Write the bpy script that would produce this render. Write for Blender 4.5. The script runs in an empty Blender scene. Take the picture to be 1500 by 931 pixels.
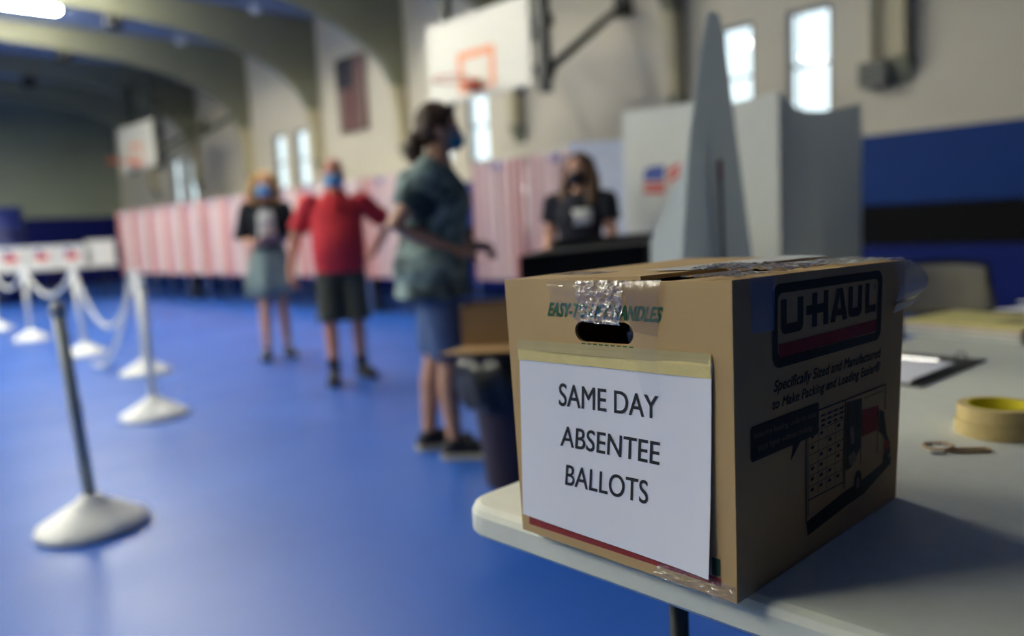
import bpy, bmesh, math, random
from mathutils import Vector, Matrix, noise
random.seed(7)
S = bpy.context.scene
COL = S.collection
PI = math.pi

# ------------------------------------------------------------------ camera
YAW, PITCH, ROLL, CAMH = 0.802, -0.1151, -0.05025, 1.124
cy, sy, cp, sp = math.cos(YAW), math.sin(YAW), math.cos(PITCH), math.sin(PITCH)
FW = Vector((-sy * cp, cy * cp, sp))
RT0 = Vector((cy, sy, 0)); UP0 = RT0.cross(FW)
RT = RT0 * math.cos(ROLL) + UP0 * math.sin(ROLL)
UP = UP0 * math.cos(ROLL) - RT0 * math.sin(ROLL)
cam = bpy.data.cameras.new('camera')
cam.sensor_width = 36.0; cam.sensor_fit = 'HORIZONTAL'
cam.lens = 36.0 * 1161.5 / 1500.0
cam.clip_start = 0.05; cam.clip_end = 200
cam.dof.use_dof = True
cam.dof.focus_distance = 0.86
cam.dof.aperture_fstop = 1.85
cam.dof.aperture_blades = 0
camo = bpy.data.objects.new('camera', cam); COL.objects.link(camo)
m = Matrix((RT, UP, -FW)).transposed().to_4x4(); m.translation = Vector((0, 0, CAMH))
camo.matrix_world = m
S.camera = camo

# ------------------------------------------------------------------ world, exposure
W = bpy.data.worlds.new('overcast_sky'); S.world = W; W.use_nodes = True
wn = W.node_tree.nodes; wl = W.node_tree.links
bg = wn['Background']
tc = wn.new('ShaderNodeTexCoord'); sx = wn.new('ShaderNodeSeparateXYZ'); rp = wn.new('ShaderNodeValToRGB')
wl.new(tc.outputs['Generated'], sx.inputs[0]); wl.new(sx.outputs['Z'], rp.inputs[0]); wl.new(rp.outputs[0], bg.inputs[0])
rp.color_ramp.elements[0].position = 0.0; rp.color_ramp.elements[0].color = (0.80, 0.92, 0.92, 1)
rp.color_ramp.elements[1].position = 0.6; rp.color_ramp.elements[1].color = (0.70, 0.86, 1.0, 1)
bg.inputs[1].default_value = 1.5
S.view_settings.view_transform = 'Standard'; S.view_settings.look = 'None'
S.view_settings.gamma = 1.0; S.view_settings.use_curve_mapping = False
S.view_settings.exposure = 0.32
LAMP = 130.0          # radiance of the fluorescent diffusers


# ------------------------------------------------------------------ materials
def lin(c):
    return tuple(((v / 255) / 12.92 if v / 255 <= 0.04045 else (((v / 255) + 0.055) / 1.055) ** 2.4) for v in c)


MATS = {}


def mat(name, rgb, rough=0.6, metal=0.0, spec=0.5, var=0.06, scale=14.0, bump=0.0, bscale=60.0, coat=0.0, sheen=0.0):
    if name in MATS: return MATS[name]
    M = bpy.data.materials.new(name); M.use_nodes = True
    n = M.node_tree.nodes; l = M.node_tree.links; b = n['Principled BSDF']
    c = lin(rgb)
    b.inputs['Roughness'].default_value = rough; b.inputs['Metallic'].default_value = metal
    b.inputs['Specular IOR Level'].default_value = spec
    b.inputs['Coat Weight'].default_value = coat
    b.inputs['Sheen Weight'].default_value = sheen
    t = n.new('ShaderNodeTexCoord')
    if var > 0:
        nz = n.new('ShaderNodeTexNoise'); nz.inputs['Scale'].default_value = scale; nz.inputs['Detail'].default_value = 5
        cr = n.new('ShaderNodeValToRGB')
        cr.color_ramp.elements[0].position = 0.3; cr.color_ramp.elements[1].position = 0.7
        cr.color_ramp.elements[0].color = (*[v * (1 - var) for v in c], 1)
        cr.color_ramp.elements[1].color = (*[min(1, v * (1 + var)) for v in c], 1)
        l.new(t.outputs['Object'], nz.inputs['Vector']); l.new(nz.outputs['Fac'], cr.inputs[0]); l.new(cr.outputs[0], b.inputs['Base Color'])
    else:
        b.inputs['Base Color'].default_value = (*c, 1)
    if bump > 0:
        nb = n.new('ShaderNodeTexNoise'); nb.inputs['Scale'].default_value = bscale; nb.inputs['Detail'].default_value = 4
        bp = n.new('ShaderNodeBump'); bp.inputs['Strength'].default_value = bump; bp.inputs['Distance'].default_value = 0.01
        l.new(t.outputs['Object'], nb.inputs['Vector']); l.new(nb.outputs['Fac'], bp.inputs['Height']); l.new(bp.outputs[0], b.inputs['Normal'])
    MATS[name] = M
    return M


def emit(name, rgb, k):
    M = bpy.data.materials.new(name); M.use_nodes = True
    b = M.node_tree.nodes['Principled BSDF']
    b.inputs['Base Color'].default_value = (*rgb, 1)
    b.inputs['Emission Color'].default_value = (*rgb, 1); b.inputs['Emission Strength'].default_value = k
    return M


def clear(name, tint, opacity, rough=0.08, bump=0.0, bscale=60.0, gloss=0.25, grey=(0.5, 0.5, 0.52)):
    """clear film: see-through, a little milky, glossy"""
    M = bpy.data.materials.new(name); M.use_nodes = True
    n = M.node_tree.nodes; l = M.node_tree.links
    out = n['Material Output']; n.remove(n['Principled BSDF'])
    tr = n.new('ShaderNodeBsdfTransparent'); tr.inputs[0].default_value = (*tint, 1)
    gl = n.new('ShaderNodeBsdfGlossy'); gl.inputs['Roughness'].default_value = rough; gl.inputs[0].default_value = (1, 1, 1, 1)
    df = n.new('ShaderNodeBsdfDiffuse'); df.inputs[0].default_value = (*grey, 1)
    m1 = n.new('ShaderNodeMixShader'); m1.inputs[0].default_value = opacity
    m2 = n.new('ShaderNodeMixShader'); fr = n.new('ShaderNodeLayerWeight'); fr.inputs[0].default_value = 0.5
    pw = n.new('ShaderNodeMath'); pw.operation = 'POWER'; pw.inputs[1].default_value = 5.0
    ma = n.new('ShaderNodeMath'); ma.operation = 'MULTIPLY_ADD'; ma.use_clamp = True; ma.inputs[1].default_value = 0.9; ma.inputs[2].default_value = gloss * 0.25
    l.new(fr.outputs['Facing'], pw.inputs[0]); l.new(pw.outputs[0], ma.inputs[0]); l.new(ma.outputs[0], m2.inputs[0])
    l.new(tr.outputs[0], m1.inputs[1]); l.new(df.outputs[0], m1.inputs[2])
    l.new(m1.outputs[0], m2.inputs[1]); l.new(gl.outputs[0], m2.inputs[2]); l.new(m2.outputs[0], out.inputs[0])
    if bump > 0:
        t = n.new('ShaderNodeTexCoord'); nb = n.new('ShaderNodeTexNoise'); nb.inputs['Scale'].default_value = bscale; nb.inputs['Detail'].default_value = 3
        bp = n.new('ShaderNodeBump'); bp.inputs['Strength'].default_value = bump; bp.inputs['Distance'].default_value = 0.004
        l.new(t.outputs['Object'], nb.inputs['Vector']); l.new(nb.outputs['Fac'], bp.inputs['Height'])
        l.new(bp.outputs[0], gl.inputs['Normal']); l.new(bp.outputs[0], fr.inputs['Normal'])
    return M


def stripes(name, cols, period, rough=0.8, axis='X'):
    """cloth with woven vertical stripes: cols = [(start 0..1, rgb)]"""
    M = bpy.data.materials.new(name); M.use_nodes = True
    n = M.node_tree.nodes; l = M.node_tree.links; b = n['Principled BSDF']; b.inputs['Roughness'].default_value = rough
    t = n.new('ShaderNodeTexCoord'); s = n.new('ShaderNodeSeparateXYZ'); l.new(t.outputs['UV'], s.inputs[0])
    d = n.new('ShaderNodeMath'); d.operation = 'DIVIDE'; d.inputs[1].default_value = period
    f = n.new('ShaderNodeMath'); f.operation = 'FRACT'
    cr = n.new('ShaderNodeValToRGB'); cr.color_ramp.interpolation = 'CONSTANT'
    while len(cr.color_ramp.elements) < len(cols): cr.color_ramp.elements.new(0.5)
    for e, (p, c) in zip(cr.color_ramp.elements, cols): e.position = p; e.color = (*lin(c), 1)
    l.new(s.outputs[axis], d.inputs[0]); l.new(d.outputs[0], f.inputs[0]); l.new(f.outputs[0], cr.inputs[0]); l.new(cr.outputs[0], b.inputs['Base Color'])
    return M


# ------------------------------------------------------------------ mesh helpers
def link(name, bm, material, parent=None, smooth=False, kind=None):
    bmesh.ops.recalc_face_normals(bm, faces=bm.faces)
    me = bpy.data.meshes.new(name); bm.to_mesh(me); bm.free()
    if smooth:
        for p in me.polygons: p.use_smooth = True
    me.materials.append(material)
    o = bpy.data.objects.new(name, me); COL.objects.link(o)
    if parent is not None: o.parent = parent
    if kind: o['kind'] = kind
    return o


def flat(name, bm, material, parent=None, smooth=False):
    """like link, but keeps face directions (open sheets)"""
    me = bpy.data.meshes.new(name); bm.to_mesh(me); bm.free()
    if smooth:
        for p in me.polygons: p.use_smooth = True
    me.materials.append(material)
    o = bpy.data.objects.new(name, me); COL.objects.link(o)
    if parent is not None: o.parent = parent
    return o


def thing(name, label, cat, loc=(0, 0, 0), rz=0.0, group=None):
    o = bpy.data.objects.new(name, None); COL.objects.link(o)
    o.empty_display_size = 0.1
    o.location = loc; o.rotation_euler = (0, 0, rz)
    o['label'] = label; o['category'] = cat
    if group: o['group'] = group
    return o


def tag(o, label, cat, group=None):
    o['label'] = label; o['category'] = cat
    if group: o['group'] = group
    return o


def dup(root, loc, rz, label, group=None):
    r = root.copy(); COL.objects.link(r); r.location = loc; r.rotation_euler = (0, 0, rz); r['label'] = label
    if group: r['group'] = group
    for ch in list(root.children):
        c = ch.copy(); COL.objects.link(c); c.parent = r
        for g in list(ch.children):
            d = g.copy(); COL.objects.link(d); d.parent = c
    return r


def struct(name, bm, material, parent=None, smooth=False):
    o = link(name, bm, material, parent, smooth)
    if parent is None: o['kind'] = 'structure'
    return o


def box(bm, x0, x1, y0, y1, z0, z1):
    v = [bm.verts.new(p) for p in ((x0, y0, z0), (x1, y0, z0), (x1, y1, z0), (x0, y1, z0), (x0, y0, z1), (x1, y0, z1), (x1, y1, z1), (x0, y1, z1))]
    for f in ((3, 2, 1, 0), (4, 5, 6, 7), (0, 1, 5, 4), (1, 2, 6, 5), (2, 3, 7, 6), (3, 0, 4, 7)):
        bm.faces.new([v[i] for i in f])
    return v


def hexa(bm, pts):
    """eight points: four below, four above in the same order"""
    v = [bm.verts.new(p) for p in pts]
    for f in ((3, 2, 1, 0), (4, 5, 6, 7), (0, 1, 5, 4), (1, 2, 6, 5), (2, 3, 7, 6), (3, 0, 4, 7)):
        bm.faces.new([v[i] for i in f])
    return v


def nb(): return bmesh.new()


def bevel(bm, w, seg=2):
    bmesh.ops.bevel(bm, geom=list(bm.edges), offset=w, segments=seg, affect='EDGES', profile=0.5)


def loft(bm, rings, seg=16, cap=True, a0=0.0):
    """rings: (centre, u vector, v vector)"""
    R = []
    for c, u, v in rings:
        c = Vector(c); u = Vector(u); v = Vector(v)
        R.append([bm.verts.new(c + u * math.cos(a0 + 2 * PI * i / seg) + v * math.sin(a0 + 2 * PI * i / seg)) for i in range(seg)])
    for a, b in zip(R, R[1:]):
        for i in range(seg):
            j = (i + 1) % seg
            bm.faces.new((a[i], a[j], b[j], b[i]))
    if cap:
        bm.faces.new(R[0][::-1]); bm.faces.new(R[-1])
    return R


def tube(bm, pts, rad, seg=8, round_ends=False):
    pts = [Vector(p) for p in pts]
    if not hasattr(rad, '__len__'): rad = [rad] * len(pts)
    rad = list(rad)
    if round_ends:
        d0 = (pts[0] - pts[1]).normalized(); d1 = (pts[-1] - pts[-2]).normalized()
        pts = [pts[0] + d0 * rad[0] * .85, pts[0] + d0 * rad[0] * .5] + pts + [pts[-1] + d1 * rad[-1] * .5, pts[-1] + d1 * rad[-1] * .85]
        rad = [rad[0] * .45, rad[0] * .85] + rad + [rad[-1] * .85, rad[-1] * .45]
    rings = []; prev = None
    for i, p in enumerate(pts):
        d = (pts[min(i + 1, len(pts) - 1)] - pts[max(i - 1, 0)]).normalized()
        if prev is None:
            u = d.orthogonal().normalized()
        else:
            u = (prev - d * prev.dot(d)); u = u.normalized() if u.length > 1e-6 else d.orthogonal().normalized()
        prev = u; v = d.cross(u)
        rings.append((p, u * rad[i], v * rad[i]))
    return loft(bm, rings, seg)


def ball(bm, c, r, u=12, v=8, rot=None):
    M = Matrix.Translation(Vector(c)) @ (rot.to_4x4() if rot is not None else Matrix.Identity(4)) @ Matrix.Diagonal((*r, 1)) if hasattr(r, '__len__') else Matrix.Translation(Vector(c)) @ Matrix.Scale(r, 4)
    bmesh.ops.create_uvsphere(bm, u_segments=u, v_segments=v, radius=1.0, matrix=M)


def lathe(bm, prof, seg=24, c=(0, 0, 0)):
    R = []
    for r, z in prof:
        R.append([bm.verts.new((c[0] + r * math.cos(2 * PI * i / seg), c[1] + r * math.sin(2 * PI * i / seg), c[2] + z)) for i in range(seg)])
    for a, b in zip(R, R[1:]):
        for i in range(seg):
            j = (i + 1) % seg; bm.faces.new((a[i], a[j], b[j], b[i]))
    bm.faces.new(R[0][::-1]); bm.faces.new(R[-1])


def prism(bm, poly, axis, a, b):
    """poly of 2-D points extruded along axis ('x': (y,z), 'y': (x,z), 'z': (x,y)) from a to b"""
    def P(p, t): return {'x': (t, p[0], p[1]), 'y': (p[0], t, p[1]), 'z': (p[0], p[1], t)}[axis]
    A = [bm.verts.new(P(p, a)) for p in poly]; B = [bm.verts.new(P(p, b)) for p in poly]
    bm.faces.new(A[::-1]); bm.faces.new(B)
    n = len(poly)
    for i in range(n): bm.faces.new((A[i], A[(i + 1) % n], B[(i + 1) % n], B[i]))


def remeshed(bm, voxel, smooth_iter=0, factor=0.5):
    """union of overlapping closed shapes as one continuous surface, returned as bmesh"""
    bmesh.ops.recalc_face_normals(bm, faces=bm.faces)
    me = bpy.data.meshes.new('tmp'); bm.to_mesh(me); bm.free()
    o = bpy.data.objects.new('tmp', me); COL.objects.link(o)
    r = o.modifiers.new('r', 'REMESH'); r.mode = 'VOXEL'; r.voxel_size = voxel; r.adaptivity = 0
    if smooth_iter:
        s = o.modifiers.new('s', 'SMOOTH'); s.factor = factor; s.iterations = smooth_iter
    dg = bpy.context.evaluated_depsgraph_get()
    e = bpy.data.meshes.new_from_object(o.evaluated_get(dg))
    out = bmesh.new(); out.from_mesh(e)
    bpy.data.objects.remove(o); bpy.data.meshes.remove(me); bpy.data.meshes.remove(e)
    return out


def text_bm(txt, offset=0.0, shear=0.0, spacing=1.0, res=6):
    """letters as a flat bmesh normalised to 0..1 x 0..1"""
    cu = bpy.data.curves.new('t', 'FONT'); cu.body = txt; cu.size = 1.0; cu.offset = offset; cu.shear = shear
    cu.space_character = spacing; cu.resolution_u = res; cu.fill_mode = 'FRONT'
    o = bpy.data.objects.new('t', cu); COL.objects.link(o)
    dg = bpy.context.evaluated_depsgraph_get()
    e = bpy.data.meshes.new_from_object(o.evaluated_get(dg))
    bm = bmesh.new(); bm.from_mesh(e)
    bpy.data.objects.remove(o); bpy.data.curves.remove(cu); bpy.data.meshes.remove(e)
    xs = [v.co.x for v in bm.verts]; ys = [v.co.y for v in bm.verts]
    x0, x1, y0, y1 = min(xs), max(xs), min(ys), max(ys)
    for v in bm.verts: v.co = Vector(((v.co.x - x0) / (x1 - x0), (v.co.y - y0) / (y1 - y0), 0))
    return bm


# ------------------------------------------------------------------ the room
WY, FX, LY, NX, CZ = 8.7, -26.0, -5.7, 3.6, 5.36
wall_m = mat('cream_wall_paint', (206, 198, 178), 0.7, var=0.05, scale=1.2)
far_m = mat('grey_green_wall_paint', (140, 146, 126), 0.75, var=0.06, scale=0.6)
ceil_m = mat('grey_blue_ceiling_paint', (140, 156, 180), 0.8, var=0.06, scale=0.8)
post_m = mat('cream_post_tone', (188, 178, 144), .6)  # post feet lighter and creamier than the ribs above
rib_m = mat('olive_grey_steel_paint', (134, 134, 110), 0.6, var=0.05, scale=2)
base_m = mat('black_rubber_base', (20, 20, 24), 0.6)


def floor_mat():
    M = bpy.data.materials.new('blue_sheet_floor'); M.use_nodes = True
    n = M.node_tree.nodes; l = M.node_tree.links; b = n['Principled BSDF']
    t = n.new('ShaderNodeTexCoord')
    n1 = n.new('ShaderNodeTexNoise'); n1.inputs['Scale'].default_value = 0.9; n1.inputs['Detail'].default_value = 6
    cr = n.new('ShaderNodeValToRGB'); cr.color_ramp.elements[0].position = 0.32; cr.color_ramp.elements[1].position = 0.7
    cr.color_ramp.elements[0].color = (*lin((38, 88, 176)), 1); cr.color_ramp.elements[1].color = (*lin((46, 100, 192)), 1)
    mp = n.new('ShaderNodeMapping'); mp.inputs['Scale'].default_value = (1.0, 0.25, 1)
    n2 = n.new('ShaderNodeTexNoise'); n2.inputs['Scale'].default_value = 2.2; n2.inputs['Detail'].default_value = 3
    r2 = n.new('ShaderNodeMapRange'); r2.inputs[3].default_value = 0.30; r2.inputs[4].default_value = 0.46
    l.new(t.outputs['Object'], n1.inputs['Vector']); l.new(n1.outputs['Fac'], cr.inputs[0]); l.new(cr.outputs[0], b.inputs['Base Color'])
    l.new(t.outputs['Object'], mp.inputs[0]); l.new(mp.outputs[0], n2.inputs['Vector']); l.new(n2.outputs['Fac'], r2.inputs[0]); l.new(r2.outputs[0], b.inputs['Roughness'])
    b.inputs['Specular IOR Level'].default_value = 0.5
    bp = n.new('ShaderNodeBump'); bp.inputs['Strength'].default_value = 0.05; bp.inputs['Distance'].default_value = 0.02
    l.new(n2.outputs['Fac'], bp.inputs['Height']); l.new(bp.outputs[0], b.inputs['Normal'])
    return M


bm = nb(); box(bm, FX - .2, NX + .2, LY - .2, WY + .25, -0.1, 0); struct('floor', bm, floor_mat())
bm = nb(); box(bm, FX - .2, NX + .2, LY - .2, WY + .25, CZ, CZ + .15); struct('ceiling', bm, ceil_m)
bm = nb(); box(bm, FX - .2, FX, LY - .2, WY + .25, 0, CZ); struct('wall_far', bm, far_m)
bm = nb(); box(bm, NX, NX + .2, LY - .2, WY + .25, 0, CZ); struct('wall_near', bm, mat('low_bounce_wall_paint', (58, 64, 62), 0.8))  # unseen wall darkened to cut bounce light on the box side
bm = nb(); box(bm, FX, NX, LY - .2, LY, 0, CZ); struct('wall_left', bm, far_m)
# window wall with openings (pairs of tall windows in every other bay)
WZ0, WZ1, WW, WT = 2.16, 3.34, 0.52, 0.09
wins = []
for c in (-4.55, -10.02, -15.53, -21.2):
    wins += [c - .46, c + .46]
wins.sort()
bm = nb()
box(bm, FX, NX, WY, WY + WT, 0, WZ0); box(bm, FX, NX, WY, WY + WT, WZ1, CZ)
e = FX
for w in wins:
    box(bm, e, w - WW / 2, WY, WY + WT, WZ0, WZ1); e = w + WW / 2
box(bm, e, NX, WY, WY + WT, WZ0, WZ1)
struct('wall_right', bm, wall_m)
frame_m = mat('grey_window_frame', (112, 116, 118), 0.5)
glass_m = clear('window_glass', (0.97, 0.99, 1.0), 0.0, 0.0, gloss=0.1)
for i, w in enumerate(wins):
    t = bpy.data.objects.new('window_%d' % (i + 1), None); COL.objects.link(t); t['kind'] = 'structure'; t.location = (w, WY + WT - .03, WZ0)
    h = WZ1 - WZ0; a = WW / 2
    bm = nb()
    for q in ((-a, -a + .045, 0, h), (a - .045, a, 0, h), (-a, a, 0, .045), (-a, a, h - .045, h)):
        box(bm, q[0], q[1], -.03, .03, q[2], q[3])
    link('window_frame', bm, frame_m, t)
    bm = nb(); box(bm, -a, a, -.026, .026, h * .47, h * .47 + .035); link('meeting_rail', bm, frame_m, t)
    bm = nb(); box(bm, -a + .115, -a + .132, -.012, .012, .045, h - .045); link('glazing_bar', bm, frame_m, t)
    for z0, z1 in ((.05, h * .47), (h * .47 + .035, h - .05)):
        bm = nb(); box(bm, -a + .045, a - .045, -.003, .003, z0, z1); link('pane', bm, glass_m, t)
    bm = nb(); box(bm, -a - .03, a + .03, -.09, -.03, -.03, 0.0); link('window_sill', bm, wall_m, t)

# arched ribs: up the window wall from a corbel, curving into the roof, down the other wall
inner = [(8.55, 2.62), (8.53, 3.2), (8.45, 3.62), (8.24, 3.98), (7.92, 4.25), (7.5, 4.46), (6.9, 4.66), (6.0, 4.83), (4.6, 4.95), (3.0, 5.02), (1.5, 5.04)]
mid = 1.5
full = inner + [(2 * mid - y, z) for y, z in inner[-2::-1]]
poly = full + [(LY, 2.62), (LY, CZ), (WY, CZ), (WY, 2.62)]
for i, x in enumerate((-3.1, -5.75, -8.6, -11.4, -14.25, -17.25, -20.1, -23.0)):
    t = bpy.data.objects.new('trim_%d' % (i + 1), None); COL.objects.link(t); t['kind'] = 'structure'; t.location = (x, 0, 0)
    bm = nb(); prism(bm, poly, 'x', -.075, .075); link('arch_rib', bm, rib_m, t)
    for yy, s in ((WY, -1), (LY, 1)):
        bm = nb(); prism(bm, [(yy, 2.62), (yy + s * .175, 2.62), (yy + s * .20, 3.2), (yy + s * .285, 3.62), (yy, 3.62)], 'x', -.08, .08); link('post_foot', bm, post_m, t)
    for yy, s in ((WY, -1), (LY, 1)):
        bm = nb(); prism(bm, [(yy, 2.36), (yy + s * .10, 2.5), (yy + s * .17, 2.62), (yy, 2.62)], 'x', -.10, .10); link('corbel', bm, rib_m, t)
# wall pads
pad_b = mat('blue_vinyl_wall_pad', (4, 50, 116), 0.6, spec=.2, var=0.05, scale=3)
pad_k = mat('black_vinyl_stripe', (7, 7, 8), 0.7, spec=.15)
pad_n = mat('navy_vinyl_wall_pad', (5, 16, 84), 0.6, spec=.2)
t = thing('wall_pad', 'long royal blue padding with a black middle stripe on the window wall', 'wall padding', (-11, WY, 0))
for nm, z0, z1, mm in (('lower_pad', .08, .725, mat('deep_blue_vinyl_wall_pad', (4, 30, 104), .6, spec=.2)), ('stripe_pad', .73, 1.145, pad_k), ('upper_pad', 1.15, 1.88, pad_b)):
    bm = nb(); box(bm, -14.9, 14.4, -.06, 0, z0, z1); bevel(bm, .012, 2); o = link(nm, bm, mm, t)
    if nm == 'stripe_pad': o['label'] = 'black padded stripe'
t = thing('wall_pad', 'dark navy padding along the foot of the far end wall', 'wall padding', (FX, 2, 0))
bm = nb(); box(bm, 0, .06, -7.5, 6.6, .08, 2.03); bevel(bm, .012, 2); link('pad_panel', bm, pad_n, t)
bm = nb(); box(bm, 0, .075, -7.5, 6.6, 2.03, 2.09); link('cap_rail', bm, far_m, t)
t = thing('wall_pad', 'unseen navy padding added to the near end wall to cut bounce light', 'wall padding', (NX, 1.5, 0))  # added out of view so the near wall throws back less light
bm = nb(); box(bm, -.06, 0, -7.1, 7.1, .08, 2.03); bevel(bm, .012, 2); link('pad_panel', bm, pad_n, t)
bm = nb(); box(bm, FX + .01, NX, WY - .02, WY, 0, .08); struct('baseboard_right', bm, base_m)
bm = nb(); box(bm, FX, FX + .02, LY, WY - .02, 0, .08); struct('baseboard_far', bm, base_m)

# ceiling lights
diff_m = emit('lit_fluorescent_diffuser', (1.0, 0.97, 0.84), LAMP)
house_m = mat('white_enamel_lamp_housing', (190, 190, 180), 0.4)


def fixture(x, y, label):
    t = thing('ceiling_light', label, 'light', (x, y, 5.27), 0, 'fluorescent ceiling lights')
    bm = nb(); box(bm, -.17, .17, -.66, .66, -.005, .05); bevel(bm, .01, 1); link('housing', bm, house_m, t)
    bm = nb(); tube(bm, [(0, -.6, -.02), (0, .6, -.02)], .07, 12, True); link('diffuser', bm, diff_m, t, True)
    for yy in (-.4, .4):
        bm = nb(); tube(bm, [(0, yy, .06), (0, yy, CZ - 5.27)], .008, 6); link('hanging_rod', bm, house_m, t)
    return t


fixture(-15.6, 3.86, 'lit fluorescent tube light on the ceiling at the upper left corner')
for x, w_ in ((-12.83, 'fourth'), (-9.99, 'third'), (-7.18, 'second')):
    fixture(x, 3.9, 'lit tube light of the right row in the %s ceiling bay' % w_)
for x, w_ in ((-21.5, 'farthest'), (-18.7, 'sixth'), (-15.6, 'fifth'), (-12.83, 'fourth'), (-9.99, 'third'), (-7.18, 'second'), (-4.3, 'nearest')):  # two farthest bays added out of view to brighten the far end
    if x < -5: fixture(x, -.7, 'unseen lit tube light of the middle row in the %s ceiling bay' % w_)
    fixture(x, -3.9, 'added unseen tube light of the left row in the %s ceiling bay' % w_)  # unseen row added to brighten the front of the box
    if x > -11: fixture(x, -5.3, 'added unseen tube light close to the left wall in the %s ceiling bay' % w_)  # unseen row added for more light on the box front and screens
spk_m = mat('dark_speaker_metal', (26, 28, 28), 0.5)
for x, y, z, l in ((-14.25, 4.95, 4.93, 'dark round speaker under the ceiling rib nearest the lit lamp'),
                   (-17.25, 5.0, 4.92, 'dark round speaker under the middle ceiling rib at left'),
                   (-20.1, 5.05, 4.91, 'dark round speaker under the farthest ceiling rib at left')):
    t = thing('ceiling_speaker', l, 'speaker', (x, y, z), 0, 'speakers under the ceiling ribs')
    bm = nb(); lathe(bm, [(.06, 0), (.13, -.03), (.15, -.16), (.13, -.2)], 16); link('shell', bm, spk_m, t, True)
    bm = nb(); lathe(bm, [(.12, -.2), (.12, -.215)], 16); link('grille', bm, mat('black_speaker_grille', (12, 12, 12), .8), t)
for x, y, l in ((-15.6, 6.6, 'small white smoke detector in the ceiling bay beyond the lit lamp'), (-12.83, 6.75, 'small white smoke detector in the ceiling bay at top centre left')):
    t = thing('smoke_detector', l, 'detector', (x, y, CZ))
    bm = nb(); tube(bm, [(0, 0, 0), (0, 0, -.36)], .012, 6); link('drop_pipe', bm, house_m, t)
    bm = nb(); lathe(bm, [(.10, -.36), (.10, -.40), (.07, -.44)], 16); link('sensor_head', bm, mat('white_detector_plastic', (230, 230, 222), .4), t)
# wall heater / junction box beside the last rib
t = thing('wall_heater', 'grey box heater on the window wall right of the bright window', 'heater', (-3.34, WY, 2.36))
bm = nb(); box(bm, -.14, .14, -.2, 0, 0, .25); bevel(bm, .01, 1); link('case', bm, mat('grey_heater_enamel', (132, 132, 122), .5), t)
for k in range(4):
    bm = nb(); box(bm, -.12, .12, -.21, -.2, .035 + k * .052, .06 + k * .052); link('louver', bm, mat('dark_heater_slot', (60, 60, 56), .6), t)
bm = nb(); tube(bm, [(-.02, -.08, .25), (-.02, -.08, 1.9)], .035, 10); link('conduit', bm, rib_m, t)

# hanging national flag
def flag_mat():
    M = bpy.data.materials.new('red_and_white_flag_cloth'); M.use_nodes = True
    n = M.node_tree.nodes; l = M.node_tree.links; b = n['Principled BSDF']; b.inputs['Roughness'].default_value = .8
    t = n.new('ShaderNodeTexCoord'); s = n.new('ShaderNodeSeparateXYZ'); l.new(t.outputs['UV'], s.inputs[0])
    f = n.new('ShaderNodeMath'); f.operation = 'MULTIPLY'; f.inputs[1].default_value = 6.5
    g = n.new('ShaderNodeMath'); g.operation = 'FRACT'
    cr = n.new('ShaderNodeValToRGB'); cr.color_ramp.interpolation = 'CONSTANT'
    cr.color_ramp.elements[0].color = (*lin((96, 34, 40)), 1); cr.color_ramp.elements[1].position = .5; cr.color_ramp.elements[1].color = (*lin((128, 112, 104)), 1)  # flag colours dulled, with the backlit shade put into them
    l.new(s.outputs['X'], f.inputs[0]); l.new(f.outputs[0], g.inputs[0]); l.new(g.outputs[0], cr.inputs[0]); l.new(cr.outputs[0], b.inputs['Base Color'])
    return M


def sheet(bm, fn, nu, nv, uvscale=(1, 1)):
    """grid sheet from fn(u,v) with UVs"""
    uvl = bm.loops.layers.uv.new('UVMap')
    V = [[bm.verts.new(fn(i / nu, j / nv)) for i in range(nu + 1)] for j in range(nv + 1)]
    for j in range(nv):
        for i in range(nu):
            fc = bm.faces.new((V[j][i], V[j][i + 1], V[j + 1][i + 1], V[j + 1][i]))
            for lp, (a, b) in zip(fc.loops, ((i, j), (i + 1, j), (i + 1, j + 1), (i, j + 1))):
                lp[uvl].uv = (a / nu * uvscale[0], b / nv * uvscale[1])


t = thing('flag', 'american flag hung vertically on the cream wall between two ribs', 'flag', (-12.97, WY, 3.05))
def flag_fn(u, v): return ((u - .5) * .92, -.06 - .025 * math.sin(u * 17 + v * 2) - .012 * math.sin(u * 31), v * 1.36)
bm = nb(); sheet(bm, flag_fn, 26, 12); flat('cloth', bm, flag_mat(), t, True)
bm = nb(); sheet(bm, lambda u, v: Vector(flag_fn(u * .538, .6 + v * .4)) + Vector((0, -.006, 0)), 16, 6); flat('canton', bm, mat('navy_flag_canton', (14, 18, 40), .8), t, True)
bm = nb()
for r in range(9):
    for c in range(6 if r % 2 == 0 else 5):
        p = Vector(flag_fn((.045 + .09 * c + (.045 if r % 2 else 0)), .63 + r * .042)) + Vector((0, -.011, 0))
        vs = [bm.verts.new(p + Vector((math.sin(k * PI / 5) * (.019 if k % 2 == 0 else .008), 0, math.cos(k * PI / 5) * (.019 if k % 2 == 0 else .008)))) for k in range(10)]
        bm.faces.new(vs)
o = flat('stars', bm, mat('white_flag_stars', (150, 146, 140), .8), t); o['kind'] = 'stuff'
bm = nb(); tube(bm, [(-.47, -.06, 1.37), (.47, -.06, 1.37)], .014, 8, True); link('pole', bm, mat('dark_flag_pole', (60, 48, 34), .5), t)

# ------------------------------------------------------------------ basketball hoops
steel_d = mat('dark_green_grey_steel', (38, 42, 38), 0.5)
steel_b = mat('olive_grey_brace_steel', (92, 94, 80), 0.5)
brd_m = mat('white_backboard', (206, 202, 186), 0.45)
org_m = mat('faded_orange_paint', (226, 140, 92), 0.6)
rim_m = mat('orange_rim_steel', (206, 84, 40), 0.5)


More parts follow.
